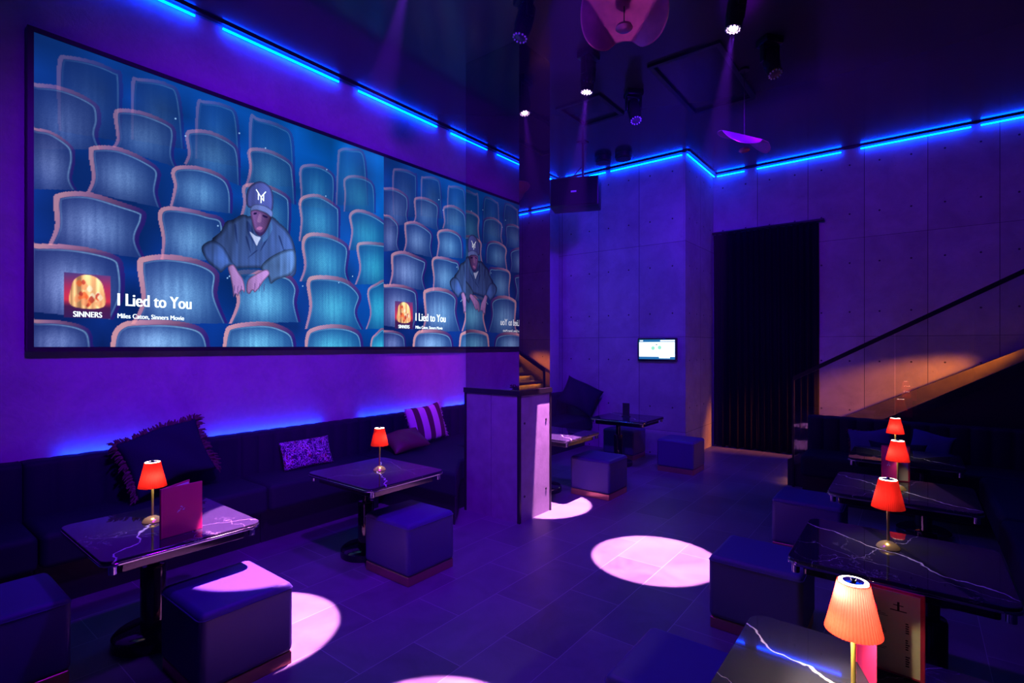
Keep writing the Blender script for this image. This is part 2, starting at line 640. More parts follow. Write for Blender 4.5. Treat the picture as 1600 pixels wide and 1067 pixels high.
# mirrored column
cx0, cx1, cy0, cy1, ch = -3.81, -3.07, 4.06, 4.63, 1.31
t = thing('mirrored_column', 'square column with smoked mirror above a concrete panel base', 'column', ((cx0 + cx1) / 2, (cy0 + cy1) / 2, 0))
ox, oy = t.location.x, t.location.y
hx, hy = (cx1 - cx0) / 2, (cy1 - cy0) / 2
obj('mirror_cladding', rbox(new(), -hx + 0.012, hx - 0.012, -hy + 0.012, hy - 0.012, ch, CZ + 0.028), M['mirror'], t, smooth=False)
bm = new()
rbox(bm, -hx + 0.01, -0.004, -hy + 0.008, -hy + 0.05, 0, ch - 0.04)
rbox(bm, 0.004, hx - 0.01, -hy + 0.008, -hy + 0.05, 0, ch - 0.04)
rbox(bm, hx - 0.05, hx - 0.008, -hy + 0.05, hy - 0.01, 0, ch - 0.04)
rbox(bm, -hx + 0.008, -hx + 0.05, -hy + 0.05, hy - 0.01, 0, ch - 0.04)
rbox(bm, -hx + 0.05, hx - 0.05, hy - 0.05, hy - 0.008, 0, ch - 0.04)
obj('concrete_panel', bm, M['conc_panel'], t, smooth=False)
bm = new()
for sx in (-1, 1):
    for sy in (-1, 1):
        rbox(bm, sx * hx - 0.028 if sx > 0 else -hx, hx if sx > 0 else -hx + 0.028, sy * hy - 0.028 if sy > 0 else -hy, hy if sy > 0 else -hy + 0.028, 0, ch)
rbox(bm, -hx - 0.006, hx + 0.006, -hy - 0.006, hy + 0.006, ch - 0.05, ch)
obj('metal_trim', bm, M['blackmetal'], t, smooth=False)
for yy in (-0.19, 0.19):
    for zz in (0.25, 0.98):
        obj('fixing_bolt', solid_lathe(new(), [(0.012, 0), (0.012, 0.006), (0.006, 0.008)], 12), M['black'], t, (hx - 0.009, yy, zz), (0, R(90), 0))

# curtain and rod
n, rows = 260, 14
bm = new()
grid = []
for j in range(rows + 1):
    z = 0.02 + (3.70 - 0.02) * j / rows
    row = []
    for i in range(n + 1):
        u = i / n
        x = -2.80 + 1.60 * u
        ph = 2 * PI * 15 * u + 1.2 * math.sin(2 * PI * 2.3 * u)
        amp = 0.045 * (0.75 + 0.25 * math.sin(9 * u + 0.6 * j / rows)) * (0.65 + 0.35 * (1 - j / rows))
        row.append(bm.verts.new((x, 9.37 + amp * math.sin(ph) + 0.012 * math.sin(ph * 2.1 + j * 0.2), z + (0.012 * math.sin(ph * 0.5) if j == 0 else 0))))
    grid.append(row)
for j in range(rows):
    for i in range(n):
        bm.faces.new((grid[j][i], grid[j][i + 1], grid[j + 1][i + 1], grid[j + 1][i]))
o = obj('curtain', bm, M['curtain'], angle=180)
sm = o.modifiers.new('thickness', 'SOLIDIFY')
sm.thickness = 0.006
tag(o, 'tall black satin curtain hanging in folds over the doorway', 'curtain')
bm = new()
tube(bm, [(-2.82, 9.37, 3.73), (-1.12, 9.37, 3.73)], 0.022, 14)
for x in (-2.6, -1.15):
    tube(bm, [(x, 9.37, 3.73), (x, 9.44, 3.73)], 0.014, 8)
tag(obj('curtain_rod', bm, M['blackmetal']), 'black rod across the top of the curtain', 'curtain rod')

# stair
rise, going, sx0 = 0.165, 0.29, -1.2
stair = thing('staircase', 'dark staircase with amber lit steps climbing along the concrete wall', 'staircase', (sx0, 8.35, 0))
nst = 12
for i in range(nst):
    x = i * going
    z = (i + 1) * rise
    s = obj('step', rbox(new(), x - 0.025, x + going + 0.02, -1.02, 0.92, z - 0.035, z, 0.004, 1), M['wood'], stair, smooth=False)
    obj('nosing', rbox(new(), x - 0.032, x - 0.0255, -1.02, 0.92, z - 0.046, z - 0.001), M['wood'], s, smooth=False)
    r_ = obj('riser', rbox(new(), x + 0.012, x + 0.03, -1.02, 0.92, z - rise, z - 0.036), M['riser'], s, smooth=False)
    obj('step_light', rbox(new(), x - 0.021, x - 0.011, -0.98, 0.88, z - 0.040, z - 0.0355), M['amber'], s, smooth=False)
bm = new()


def zrail(X, base, k):
    return base + k * X


# outer side panel below the glass, inner skirting on the wall
pts = [(-1.27, 0.0), (2.45, 0.0), (2.45, 0.913 + 0.60 * (2.45 + 0.285)), (-1.27, max(0.32, 0.913 + 0.60 * (-1.27 + 0.285)))]


def slab_y(bm, pts, y0, y1):
    a = [bm.verts.new((x, y0, z)) for x, z in pts]
    b = [bm.verts.new((x, y1, z)) for x, z in pts]
    k = len(pts)
    bm.faces.new(a)
    bm.faces.new(b[::-1])
    for i in range(k):
        bm.faces.new((a[i], b[i], b[(i + 1) % k], a[(i + 1) % k]))
    return bm


loc = lambda P: [(x - sx0, z) for x, z in P]
obj('stringer_panel', slab_y(new(), loc(pts), 7.29 - 8.35, 7.325 - 8.35), M['black'], stair, smooth=False)
sk = [(-1.185, 0.0), (2.45, 1.9), (2.45, 0.744 + 0.535 * 3.18), (-0.73, 0.744), (-1.185, 0.50)]
wl = lamp('stair_wall_light', 'SPOT', (1.9, 8.95, 2.12), (-1.0, 9.44, 0.80), 1900, (1.0, 0.21, 0.012), 0.04, 23, 1.0)
obj('skirting_board', slab_y(new(), loc(sk), 9.275 - 8.35, 9.435 - 8.35), M['wood'], stair, smooth=False)

bal = thing('glass_balustrade', 'frameless glass stair balustrade with black sloping handrail', 'balustrade', (-1.19, 7.26, 0))


def glass(x0, x1):
    k, b = 0.56, 1.33
    top = lambda x: b + k * (x + 1.19)
    bot = lambda x: max(0.27, 0.80 + 0.60 * (x + 0.285))
    P = [(x0, bot(x0)), (x1, bot(x1)), (x1, top(x1)), (x0, top(x0))]
    return slab_y(new(), [(x + 1.19, z) for x, z in P], -0.006, 0.006)


obj('glass_panel', glass(-1.19, -0.185), M['glass'], bal, smooth=False)
obj('glass_panel', glass(-0.175, 1.13), M['glass'], bal, smooth=False)
bm = new()
k = 0.56
P = [(-1.2, 1.32), (2.4, 1.32 + k * 3.6), (2.4, 1.375 + k * 3.6), (-1.2, 1.375)]
slab_y(bm, [(x + 1.19, z) for x, z in P], -0.025, 0.025)
obj('handrail', bm, M['blackmetal'], bal, smooth=False)
obj('end_post', rbox(new(), -0.022, 0.0, -0.02, 0.02, 0.0, 1.33), M['blackmetal'], bal, smooth=False)

# ------------------------------------------------------------------ tables
def make_table():
    t = thing('cocktail_table', '', 'table')
    obj('tabletop', prism(new(), rrect(-0.42, 0.42, -0.382, 0.382, 0.06, 6), 0.692, 0.714, 0.004, 2), M['marble'], t, wn=True)
    bm = new()
    prism(bm, rrect(-0.423, 0.423, -0.385, 0.385, 0.062, 6), 0.684, 0.700, 0.004, 2)
    obj('edge_band', bm, M['chrome'], t, wn=True)
    obj('apron', prism(new(), rrect(-0.36, 0.36, -0.31, 0.31, 0.02, 4), 0.625, 0.684, 0.004, 2), M['gloss'], t, wn=True)
    for sx in (-1, 1):
        for sy in (-1, 1):
            obj('support_peg', solid_lathe(new(), [(0.018, 0.64), (0.018, 0.684)], 16), M['chrome'], t, (sx * 0.385, sy * 0.335, 0))
    obj('column', solid_lathe(new(), [(0.065, 0.06), (0.065, 0.43), (0.06, 0.445), (0.035, 0.45), (0.035, 0.626)], 32), M['gloss'], t, (-0.14, 0, 0))
    obj('foot', solid_lathe(new(), [(0.205, 0.0), (0.208, 0.02), (0.205, 0.055), (0.19, 0.068), (0.075, 0.075)], 48), M['gloss'], t, (-0.14, 0, 0))
    return t


table0 = make_table()
TABLES = [
    (-3.47, 1.13, 'marble cocktail table with lamp and crimson menu in front of the left banquette'),
    (-3.53, 2.70, 'marble cocktail table with only a lamp on it, nearer the mirrored column'),
    (-3.42, 5.22, 'marble cocktail table half hidden just behind the mirrored column'),
    (-3.33, 7.02, 'marble cocktail table with a small dark menu stand below the wall television'),
    (-0.08, 1.79, 'marble cocktail table with the glowing peach lamp and opened menu'),
    (-0.08, 3.21, 'marble cocktail table between the opened menu and the propped crimson menu, lamp at centre'),
    (-0.08, 4.68, 'marble cocktail table with a lamp in front of a propped crimson menu'),
    (-0.08, 6.12, 'farthest marble cocktail table, in front of the stairside banquette'),
]
for i, (x, y, lb) in enumerate(TABLES):
    if i == 0:
        table0.location = (x, y, 0)
        tag(table0, lb, None, 'black marble cocktail tables')
    else:
        dup(table0, (x, y, 0), PI if i > 3 else 0, lb, 'black marble cocktail tables')
TT = 0.7142


# ------------------------------------------------------------------ lamps
def make_lamp():
    t = thing('table_lamp', '', 'lamp')
    obj('base', solid_lathe(new(), [(0.052, 0), (0.053, 0.003), (0.048, 0.013), (0.037, 0.024), (0.021, 0.032), (0.010, 0.036)], 40), M['brass'], t)
    obj('stem', solid_lathe(new(), [(0.0065, 0.032), (0.006, 0.12), (0.0075, 0.2), (0.009, 0.25), (0.008, 0.335)], 20), M['brass'], t)
    bm = new()
    lathe(bm, [(0.0725, 0.207), (0.064, 0.243), (0.056, 0.279), (0.048, 0.315), (0.0405, 0.351)], 192, ripple=48, amp=0.014)
    obj('lamp_shade', bm, M['shade'], t, angle=180)
    obj('shade_ring', solid_lathe(new(), [(0.038, 0.346), (0.038, 0.3525), (0.0275, 0.3525), (0.0275, 0.346)], 40), M['ring'], t)
    obj('top_cap', solid_lathe(new(), [(0.0275, 0.345), (0.0275, 0.3535), (0.008, 0.3545), (0.007, 0.361), (0.003, 0.362)], 32), M['chrome'], t)
    d = bpy.data.lights.new('bulb_light', 'POINT')
    d.energy = 2.4
    d.color = (1.0, 0.8, 0.6)
    d.shadow_soft_size = 0.022
    o = bpy.data.objects.new('bulb_light', d)
    COL.objects.link(o)
    o.location = (0, 0.0, 0.265)
    o.location.x = 0.023
    o.parent = t
    return t


lamp0 = make_lamp()
LAMPS = [
    (-3.56, 1.11, 'small red pleated lamp beside the closed crimson menu'),
    (-3.54, 2.74, 'small red pleated lamp alone on the table beside the mirrored column'),
    (-0.142, 1.80, 'brightest lamp with peach glowing shade beside the opened menu'),
    (-0.11, 3.29, 'red pleated lamp on the bare table between the two menus'),
    (-0.10, 4.68, 'red pleated lamp standing in front of a propped crimson menu'),
    (-0.15, 6.13, 'farthest red pleated lamp, by the stairside banquette'),
]
for i, (x, y, lb) in enumerate(LAMPS):
    if i == 0:
        l = lamp0
        l.location = (x, y, TT)
        tag(l, lb, None, 'red pleated table lamps')
    else:
        l = dup(lamp0, (x, y, TT), 0.9 * i, lb, 'red pleated table lamps')
    if i == 2:
        for c in l.children:
            if c.type == 'LIGHT':
                c.data = c.data.copy()
                c.data.energy = 11.0
                c.location = (-0.009, 0.02, 0.228)
                up = c.copy()  # second point light added to brighten the top of this shade
                up.data = c.data.copy()
                COL.objects.link(up)
                up.location.z = 0.325
                up.data.energy = 26.0
                c.data.color = (1.0, 0.78, 0.36)


# ------------------------------------------------------------------ stools
def make_stool():
    t = thing('cube_stool', '', 'stool')
    bm = new()
    rbox(bm, -0.26, 0.26, -0.24, 0.24, 0.065, 0.45, 0.035, 4)
    for v in bm.verts:
        if v.co.z > 0.4:
            v.co.z += 0.006 * (1 - (v.co.x / 0.26) ** 2) * (1 - (v.co.y / 0.24) ** 2)
    obj('cushion', bm, M['leather'], t, angle=180, wn=True)
    bm = new()
    tube(bm, [(x, y, 0.418) for x, y in rrect(-0.261, 0.261, -0.241, 0.241, 0.035, 5)] + [(0.261, 0.206, 0.418)], 0.0035, 6)
    obj('piping', bm, M['leather'], t)
    obj('kickplate', rbox(new(), -0.25, 0.25, -0.23, 0.23, 0.0, 0.068, 0.003, 1), M['copper'], t, smooth=False)
    return t


stool0 = make_stool()
STOOLS = [
    (-2.97, 1.28, 'navy leather cube stool with a pink spotlight across its seat'),
    (-3.72, 0.48, 'dark navy cube stool in shadow before the left banquette end'),
    (-3.15, 2.73, 'navy leather cube stool beside the table near the mirrored column'),
    (-2.98, 5.52, 'navy cube stool with glowing copper base behind the mirrored column'),
    (-3.66, 7.62, 'navy cube stool tucked between the wall and the table with the menu stand'),
    (-2.62, 7.26, 'navy cube stool at the corner beneath the wall television'),
    (-0.76, 3.54, 'navy cube stool cutting off the edge of the brightest floor spotlight'),
    (-0.72, 5.13, 'navy cube stool by the table with the propped crimson menu'),
    (-0.72, 2.08, 'navy cube stool beside the table with the peach lamp'),
]
for i, (x, y, lb) in enumerate(STOOLS):
    if i == 0:
        stool0.location = (x, y, 0)
        tag(stool0, lb, None, 'navy leather cube stools')
    else:
        dup(stool0, (x, y, 0), 0, lb, 'navy leather cube stools')


# ------------------------------------------------------------------ banquettes
def tufted_back(length, z0, z1, thick, pitch=0.1625):
    """upright padded back along +Y, its rear face on x = 0"""
    bm = new()
    n = max(8, int(length / 0.0203))
    secs = []
    for i in range(n + 1):
        y = length * i / n
        b = abs(math.sin(PI * y / pitch)) ** 0.5
        x = thick - 0.022 + 0.022 * b
        zt = z1 - 0.006 + 0.006 * b
        r = 0.035
        P = [(0, z0), (x, z0)]
        P += [(x - r + r * math.cos(a), zt - r + r * math.sin(a)) for a in (0, PI / 8, PI / 4, 3 * PI / 8, PI / 2)]
        P += [(0.02, zt), (0, zt - 0.02)]
        secs.append([bm.verts.new((px, y, pz)) for px, pz in P])
    k = len(secs[0])
    for a, b in zip(secs, secs[1:]):
        for j in range(k):
            bm.faces.new((a[j], a[(j + 1) % k], b[(j + 1) % k], b[j]))
    bm.faces.new(secs[0])
    bm.faces.new(secs[-1][::-1])
    return bm


def bench(label, loc, length, depth, rotz=0.0, ends=(0.0, 0.0), group=None):
    """seat runs along local +Y, front faces local +X, rear on x = 0"""
    t = thing('banquette', label, 'banquette', loc, rotz, group)
    obj('backrest', tufted_back(length - 0.008, 0.30, 0.925, 0.17), M['velvet'], t, (0, 0.004, 0), angle=60)
    obj('seat', rbox(new(), 0.02, depth, 0.004 + ends[0], length - 0.004 - ends[1], 0.30, 0.535, 0.045, 4), M['velvet'], t, angle=180, wn=True)
    obj('plinth', rbox(new(), 0.02, depth - 0.17, 0.004, length - 0.004, 0.0, 0.30), M['black'], t, smooth=False)
    return t


GB = 'navy banquette units along the plaster wall'
bx = WX + 0.05
bench('nearest navy banquette unit under the left end of the screen', (bx, -0.74, 0), 1.5, 0.69, 0, (0, 0), GB)
bench('navy banquette unit behind the large fringed cushion', (bx, 0.76, 0), 1.5, 0.69, 0, (0, 0), GB)
bench('navy banquette unit behind the swirl print cushion', (bx, 2.26, 0), 1.29, 0.69, 0, (0, 0), GB)
# corner unit with a splayed return in front of the column
cu = thing('corner_banquette', 'navy corner banquette block carrying the striped cushion beside the mirrored column', 'banquette', (bx, 3.56, 0), 0)
obj('backrest', tufted_back(1.79, 0.30, 0.925, 0.17), M['velvet'], cu, (0, 0.004, 0), angle=60)
fp = [(0.02, 0.0), (-3.44 - bx, 0.0), (-3.85 - bx, 0.49), (-3.87 - bx, 0.95), (-4.42 - bx, 1.05), (-4.45 - bx, 1.78), (0.02, 1.78)]
obj('seat', prism(new(), fp, 0.30, 0.535, 0.035, 4), M['velvet'], cu, angle=180, wn=True)
fp2 = [(0.02, 0.1), (-3.56 - bx, 0.1), (-3.88 - bx, 0.48), (-3.89 - bx, 0.9), (-4.6 - bx, 1.0), (-4.6 - bx, 1.77), (0.02, 1.77)]
obj('plinth', prism(new(), fp2, 0.0, 0.30), M['black'], cu, smooth=False)
bench('navy banquette unit behind the mirrored column, reaching the far corner', (bx, 5.36, 0), 2.64, 0.69, 0, (0, 0), GB)
GR = 'dark banquette units on the stair side'
bench('dark banquette along the stair foot holding the blue striped cushions', (-1.02, 7.22, 0), 2.12, 0.68, R(-90), (0, 0), GR)
for y, lb in ((6.52, 'dark banquette on the right wall beside the farthest table'), (5.02, 'dark banquette on the right wall beside the table with the propped crimson menu'),
              (3.52, 'dark banquette on the right wall beside the bare table'), (2.02, 'dark banquette on the right wall beside the peach lamp table')):
    bench(lb, (1.13, y, 0), 1.5, 0.66, R(180), (0, 0), GR)

# ------------------------------------------------------------------ cushions
def cushion_bm(w, h, t, n=22, pinch=0.06, wob=0.0, seed=1):
    """pillow in the local xz plane, thickness along y; lower edge on z = 0"""
    bm = new()
    rs = random.Random(seed)
    a1, a2 = rs.uniform(0, 6), rs.uniform(0, 6)
    sides = []
    for sgn in (-1, 1):
        g = []
        for j in range(n + 1):
            row = []
            for i in range(n + 1):
                u, v = 2 * i / n - 1, 2 * j / n - 1
                x = u * (1 - pinch * (1 - v * v)) * w / 2
                z = v * (1 - pinch * (1 - u * u)) * h / 2
                th = t / 2 * max(0.0, (1 - u * u) * (1 - v * v)) ** 0.42
                z += wob * h * (0.06 * math.sin(3 * u + a1) + 0.05 * u * u)
                th *= 1 + wob * 0.25 * math.sin(5 * u + 3 * v + a2)
                row.append(bm.verts.new((x, sgn * th, z + h / 2)))
            g.append(row)
        sides.append(g)
        for j in range(n):
            for i in range(n):
                bm.faces.new((g[j][i], g[j][i + 1], g[j + 1][i + 1], g[j + 1][i]))
    bmesh.ops.remove_doubles(bm, verts=bm.verts[:], dist=1e-5)
    return bm


def edge_pts(w, h, pinch, m, wob=0.0, seed=1):
    rs = random.Random(seed)
    a1 = rs.uniform(0, 6)
    out = []
    for k in range(m):
        s = 4 * k / m
        q, f = int(s), s - int(s)
        u, v = ((2 * f - 1, -1), (1, 2 * f - 1), (1 - 2 * f, 1), (-1, 1 - 2 * f))[q]
        x = u * (1 - pinch * (1 - v * v)) * w / 2
        z = v * (1 - pinch * (1 - u * u)) * h / 2 + wob * h * (0.06 * math.sin(3 * u + a1) + 0.05 * u * u)
        out.append((x, z + h / 2, u, v))
    return out


def fringe_bm(w, h, pinch, m, ln, wd, jit, wob=0.0, seed=1, only_sides=False):
    bm = new()
    rs = random.Random(seed + 5)
    P = edge_pts(w, h, pinch, m, wob, seed)
    for k, (x, z, u, v) in enumerate(P):
        if only_sides and abs(u) < 0.99:
            continue
        if v <= -0.99:
            continue
        d = Vector((u if abs(u) > abs(v) - 0.02 else 0.25 * u, 0, v if abs(v) > abs(u) - 0.02 else 0.25 * v)).normalized()
        tng = Vector((-d.z, 0, d.x))
        L = ln * rs.uniform(0.6, 1.25)
        base = Vector((x, rs.uniform(-0.006, 0.006), z)) - d * 0.012
        tip = base + d * L + tng * rs.uniform(-jit, jit) + Vector((0, rs.uniform(-jit, jit), -0.25 * L))
        mid = (base + tip) / 2 + Vector((0, rs.uniform(-jit, jit), 0.1 * L))
        a, b = tng * wd / 2, Vector((0, wd / 3, 0))
        r0 = [bm.verts.new(base + o) for o in (a, b, -a, -b)]
        r1 = [bm.verts.new(mid + o * 1.1) for o in (a, b, -a, -b)]
        r2 = [bm.verts.new(tip + o * 0.5) for o in (a, b, -a, -b)]
        for p, q in ((r0, r1), (r1, r2)):
            for i in range(4):
                bm.faces.new((p[i], p[(i + 1) % 4], q[(i + 1) % 4], q[i]))
        bm.faces.new(r2)
    return bm


def settle(c):
    """let the cushion rest on the seat and against the padded back without sinking in"""
    bpy.context.view_layer.update()
    far = c.location.x > -2
    dz, dxy = 1e9, 1e9
    for ch in c.children:
        mw = c.matrix_world @ ch.matrix_basis
        for v in ch.data.vertices:
            p = mw @ v.co
            dz = min(dz, p.z - (SZ + 0.004))
            if p.z < 0.94:
                dxy = min(dxy, (7.045 - p.y) if far else (p.x - (bx + 0.175)))
    c.location.z -= dz
    if far:
        c.location.y += min(dxy, 0) if dxy < 0 else 0
    else:
        c.location.x -= min(dxy, 0)


def cushion(label, loc, w, h, t, mat, rot, pinch=0.06, wob=0.0, seed=1, fr=None, group=None):
    c = thing('cushion', label, 'cushion', loc, 0, group)
    c.rotation_euler = rot
    obj('cover', cushion_bm(w, h, t, 22, pinch, wob, seed), mat, c, angle=180)
    if fr:
        m, ln, wd, jit, fm, sides = fr
        f = obj('fringe', fringe_bm(w, h, pinch, m, ln, wd, jit, wob, seed, sides), fm, c)
        f['kind'] = 'stuff'
    settle(c)
    return c


# cushions lean back on the plaster wall (facing +X) unless noted; local y is the thickness
SZ = 0.535
LEAN = R(-20)


def on_left(y, x, lean=-18, turn=0, roll=0):
    # local x -> world -y direction so the face looks to +X
    return (R(lean), R(roll), R(90 + turn))


cushion('large dark cushion with ragged maroon fringe behind the crimson menu', (-4.72, 1.66, SZ), 0.62, 0.48, 0.15, M['darkfab'], (R(-20), R(-13), R(94)), 0.10, 0.9, 3,
        (230, 0.06, 0.016, 0.022, M['rufflefab'], False))
cushion('long swirl print cushion in purple and white', (-4.80, 2.86, SZ + 0.005), 0.54, 0.29, 0.11, M['pattern'], (R(-22), R(0), R(90)), 0.04)
cushion('upright striped cushion with pale frayed edges in the corner', (-4.79, 4.50, SZ), 0.60, 0.46, 0.13, M['stripes'], (R(-14), R(-5), R(92)), 0.05, 0.2, 5,
        (200, 0.035, 0.006, 0.012, M['fringe'], True))
cushion('brown leather cushion lying in front of the striped cushion', (-4.52, 3.98, SZ + 0.05), 0.48, 0.36, 0.16, M['brownlea'], (R(-62), R(-6), R(80)), 0.09, 0.4, 8)
cushion('big dark blue cushion slumped in the far corner behind the column', (-4.60, 7.62, SZ), 0.66, 0.50, 0.16, M['velvet'], (R(-16), R(24), R(20)), 0.08, 0.5, 4)
cushion('blue cushion with thin red stripes left of the farthest lamp', (-0.36, 6.87, SZ), 0.42, 0.30, 0.12, M['bluefab'], (R(-24), R(-8), R(4)), 0.08, 0.5, 6,
        (90, 0.03, 0.012, 0.012, M['rufflefab'], False))
cushion('plain blue cushion right of the farthest lamp', (0.10, 6.87, SZ), 0.36, 0.30, 0.12, M['bluefab'], (R(-22), R(10), R(-6)), 0.08, 0.4, 9)
cushion('black cushion between the two blue cushions at the stairside', (-0.15, 6.68, SZ + 0.02), 0.50, 0.22, 0.10, M['darkfab'], (R(-30), 0, 0), 0.1, 0.4, 2)


# ------------------------------------------------------------------ menus
def logo_bm():
    bm = new()
    for (x, y, r) in ((0, 0.012, 0.0035), (-0.012, -0.008, 0.004), (0.011, -0.006, 0.0035), (-0.004, -0.001, 0.003), (0.006, 0.006, 0.0025), (0.016, 0.0, 0.002), (-0.018, -0.014, 0.0025)):
        g = bmesh.ops.create_circle(bm, cap_ends=True, segments=10, radius=r)
        for v in g['verts']:
            v.co = Vector((v.co.x * 1.6 + x, v.co.y + y, 0))
    return bm


def make_menu(label, loc, h, w, front_deg, back_deg, printed=False, group=None):
    """folder standing on end: spine on local z axis, covers swing round it"""
    m = thing('menu', label, 'menu', loc, 0, group)
    for nm, a, s in (('front_cover', front_deg, 1), ('back_cover', back_deg, -1)):
        c = obj(nm, rbox(new(), 0, w, -0.0025, 0.0025, 0, h, 0.002, 1), M['red'], m, None, (0, 0, R(a)), smooth=False)
        pg = obj('page', rbox(new(), 0.006, w - 0.012, 0.0027 * s, 0.0047 * s, 0.008, h - 0.010), M['paper'], c, smooth=False)
        if nm == 'front_cover':
            obj('cover_emblem', logo_bm(), M['fringe'], c, (w * 0.47, -0.0031, h * 0.52), (R(90), 0, 0), smooth=False)
        if printed and s < 0:
            obj('lettering', print_bm(w, h), M['ink'], c, (0, 0.0, 0), None, smooth=False)
    obj('spine', rbox(new(), -0.006, 0.002, -0.007, 0.007, 0, h, 0.002, 1), M['red'], m, None, (0, 0, R((front_deg + back_deg) / 2)), smooth=False)
    return m


def print_bm(w, h):
    bm = new()
    y = -0.0051

    def q(x0, x1, z0, z1):
        bm.faces.new([bm.verts.new(p) for p in ((x0, y, z0), (x1, y, z0), (x1, y, z1), (x0, y, z1))])
    cx = w * 0.62
    q(cx - 0.003, cx + 0.003, h * 0.76, h * 0.86)          # the sign 土
    q(cx - 0.013, cx + 0.013, h * 0.815, h * 0.825)
    q(cx - 0.021, cx + 0.021, h * 0.752, h * 0.764)
    rs = random.Random(3)
    for z0, k in ((0.62, 5), (0.43, 5), (0.24, 5)):
        for i in range(k):
            z = h * (z0 - 0.026 * i)
            q(cx + 0.018, cx + 0.018 + rs.uniform(0.006, 0.011), z, z + h * 0.015)
    for z0 in (0.7, 0.5, 0.31):
        for i in range(3):
            z = h * (z0 - 0.018 * i)
            q(0.03, 0.03 + rs.uniform(0.03, 0.055), z, z + 0.0014)
    return bm


GM = 'crimson menu folders'
make_menu('closed looking crimson menu standing beside the small lamp on the front left table', (-3.19, 1.035, TT), 0.27, 0.21, 95, 122, False, GM)
make_menu('opened crimson menu with printed pages behind the peach lamp', (-0.15, 2.04, TT), 0.27, 0.175, -70, -3, True, GM)
make_menu('crimson menu propped behind the lamp on the third table from the camera', (-0.20, 4.93, TT), 0.27, 0.175, -58, 16, False, GM)
ms = thing('menu_stand', 'small black menu stand on the table below the television', 'menu stand', (-3.36, 7.05, TT))
obj('board', rbox(new(), -0.055, 0.055, -0.004, 0.004, 0.012, 0.20, 0.002, 1), M['darkcover'], ms, smooth=False)
obj('base', rbox(new(), -0.06, 0.06, -0.03, 0.03, 0, 0.012, 0.002, 1), M['darkcover'], ms, smooth=False)

# ------------------------------------------------------------------ moving head lights
CT = CZ + 0.03


def make_head():
    t = thing('moving_head_light', '', 'stage light')
    obj('base', rbox(new(), -0.10, 0.10, -0.08, 0.08, -0.075, 0.0, 0.015, 2), M['blackmetal'], t)
    y = obj('yoke', rbox(new(), -0.095, -0.078, -0.03, 0.03, -0.24, -0.07, 0.006, 2), M['blackmetal'], t)
    bm = rbox(new(), 0.078, 0.095, -0.03, 0.03, -0.24, -0.07, 0.006, 2)
    rbox(bm, -0.095, 0.095, -0.03, 0.03, -0.09, -0.07, 0.005, 2)
    obj('yoke', bm, M['blackmetal'], t)
    hd = obj('head', solid_lathe(new(), [(0.05, 0.10), (0.068, 0.085), (0.076, 0.03), (0.076, -0.10), (0.07, -0.115), (0.066, -0.19), (0.07, -0.20), (0.058, -0.20), (0.055, -0.19)], 32), M['gloss'], t, (0, 0, -0.2))
    bm = solid_lathe(new(), [(0.055, 0.0), (0.05, -0.012), (0.03, -0.02), (0.005, -0.023)], 32)
    obj('lens', bm, M['lens'], hd, (0, 0, -0.187))
    bm = new()
    for k in range(12):
        a = 2 * PI * k / 12
        g = bmesh.ops.create_uvsphere(bm, u_segments=8, v_segments=6, radius=0.009)
        for v in g['verts']:
            v.co += Vector((0.056 * math.cos(a), 0.056 * math.sin(a), -0.203))
    obj('led_ring', bm, M['ring_led'], hd)
    return t


M['ring_led'] = simple('crystal_lens_bead', (0.9, 0.85, 0.95), 0.3, 0.1)
head0 = make_head()
dark_lens = [g for c in head0.children for g in c.children if g.name.startswith('lens')][0]
lit_me = dark_lens.data.copy()
lit_me.materials.clear()
lit_me.materials.append(M['lit_lens'])
for v in lit_me.vertices:
    v.co.x *= 0.68
    v.co.y *= 0.68
dark_me = dark_lens.data
PINK = (1.0, 0.29, 1.0)
# x, y, target of the beam (None = dark), label
HEADS = [
    (-2.66, 4.70, (-3.24, 4.77, 0), 'lit stage light in the left ceiling row, second before the far wall'),
    (-2.64, 5.74, None, 'unlit stage light tilted right above the ceiling hatch'),
    (-1.13, 5.58, None, 'unlit stage light tilted right, alone on the right of the ceiling'),
    (-2.64, 3.58, None, 'unlit stage light hanging in front of the mirrored column'),
    (-1.17, 4.54, (-1.69, 4.10, 0), 'lit stage light in the right row throwing the brightest circle'),
    (-2.75, 2.45, (-3.21, 1.52, 0), 'lit stage light aimed at the front left stool'),
    (-1.15, 2.35, (-1.66, 1.54, 0), 'lit stage light aimed at the floor at the bottom of the picture'),
]
TILT = {1: (-2.2, 5.3, 3.2), 2: (-0.7, 5.25, 3.2), 3: (-2.85, 3.2, 3.0)}
for i, (x, y, tgt, lb) in enumerate(HEADS):
    if i == 0:
        hobj = head0
        hobj.location = (x, y, CT)
        tag(hobj, lb, None, 'ceiling stage lights')
    else:
        hobj = dup(head0, (x, y, CT), 0, lb, 'ceiling stage lights')
    to = Vector(tgt if tgt else TILT[i])
    piv = Vector((x, y, CT - 0.2))
    d = (to - piv).normalized()
    yaw = math.atan2(d.y, d.x) - PI / 2
    hobj.rotation_euler = (0, 0, yaw)
    pitch = math.atan2(math.hypot(d.x, d.y), -d.z)
    for c in hobj.children:
        if c.name.startswith('head'):
            c.rotation_euler = (pitch, 0, 0)
            for g in c.children:
                if g.name.startswith('lens'):
                    g.data = lit_me if tgt else dark_me
    if tgt:
        s = lamp('beam_light', 'SPOT', piv + d * 0.225, tgt, SPOT_W, PINK, 0.02, 13.2, 0.06)


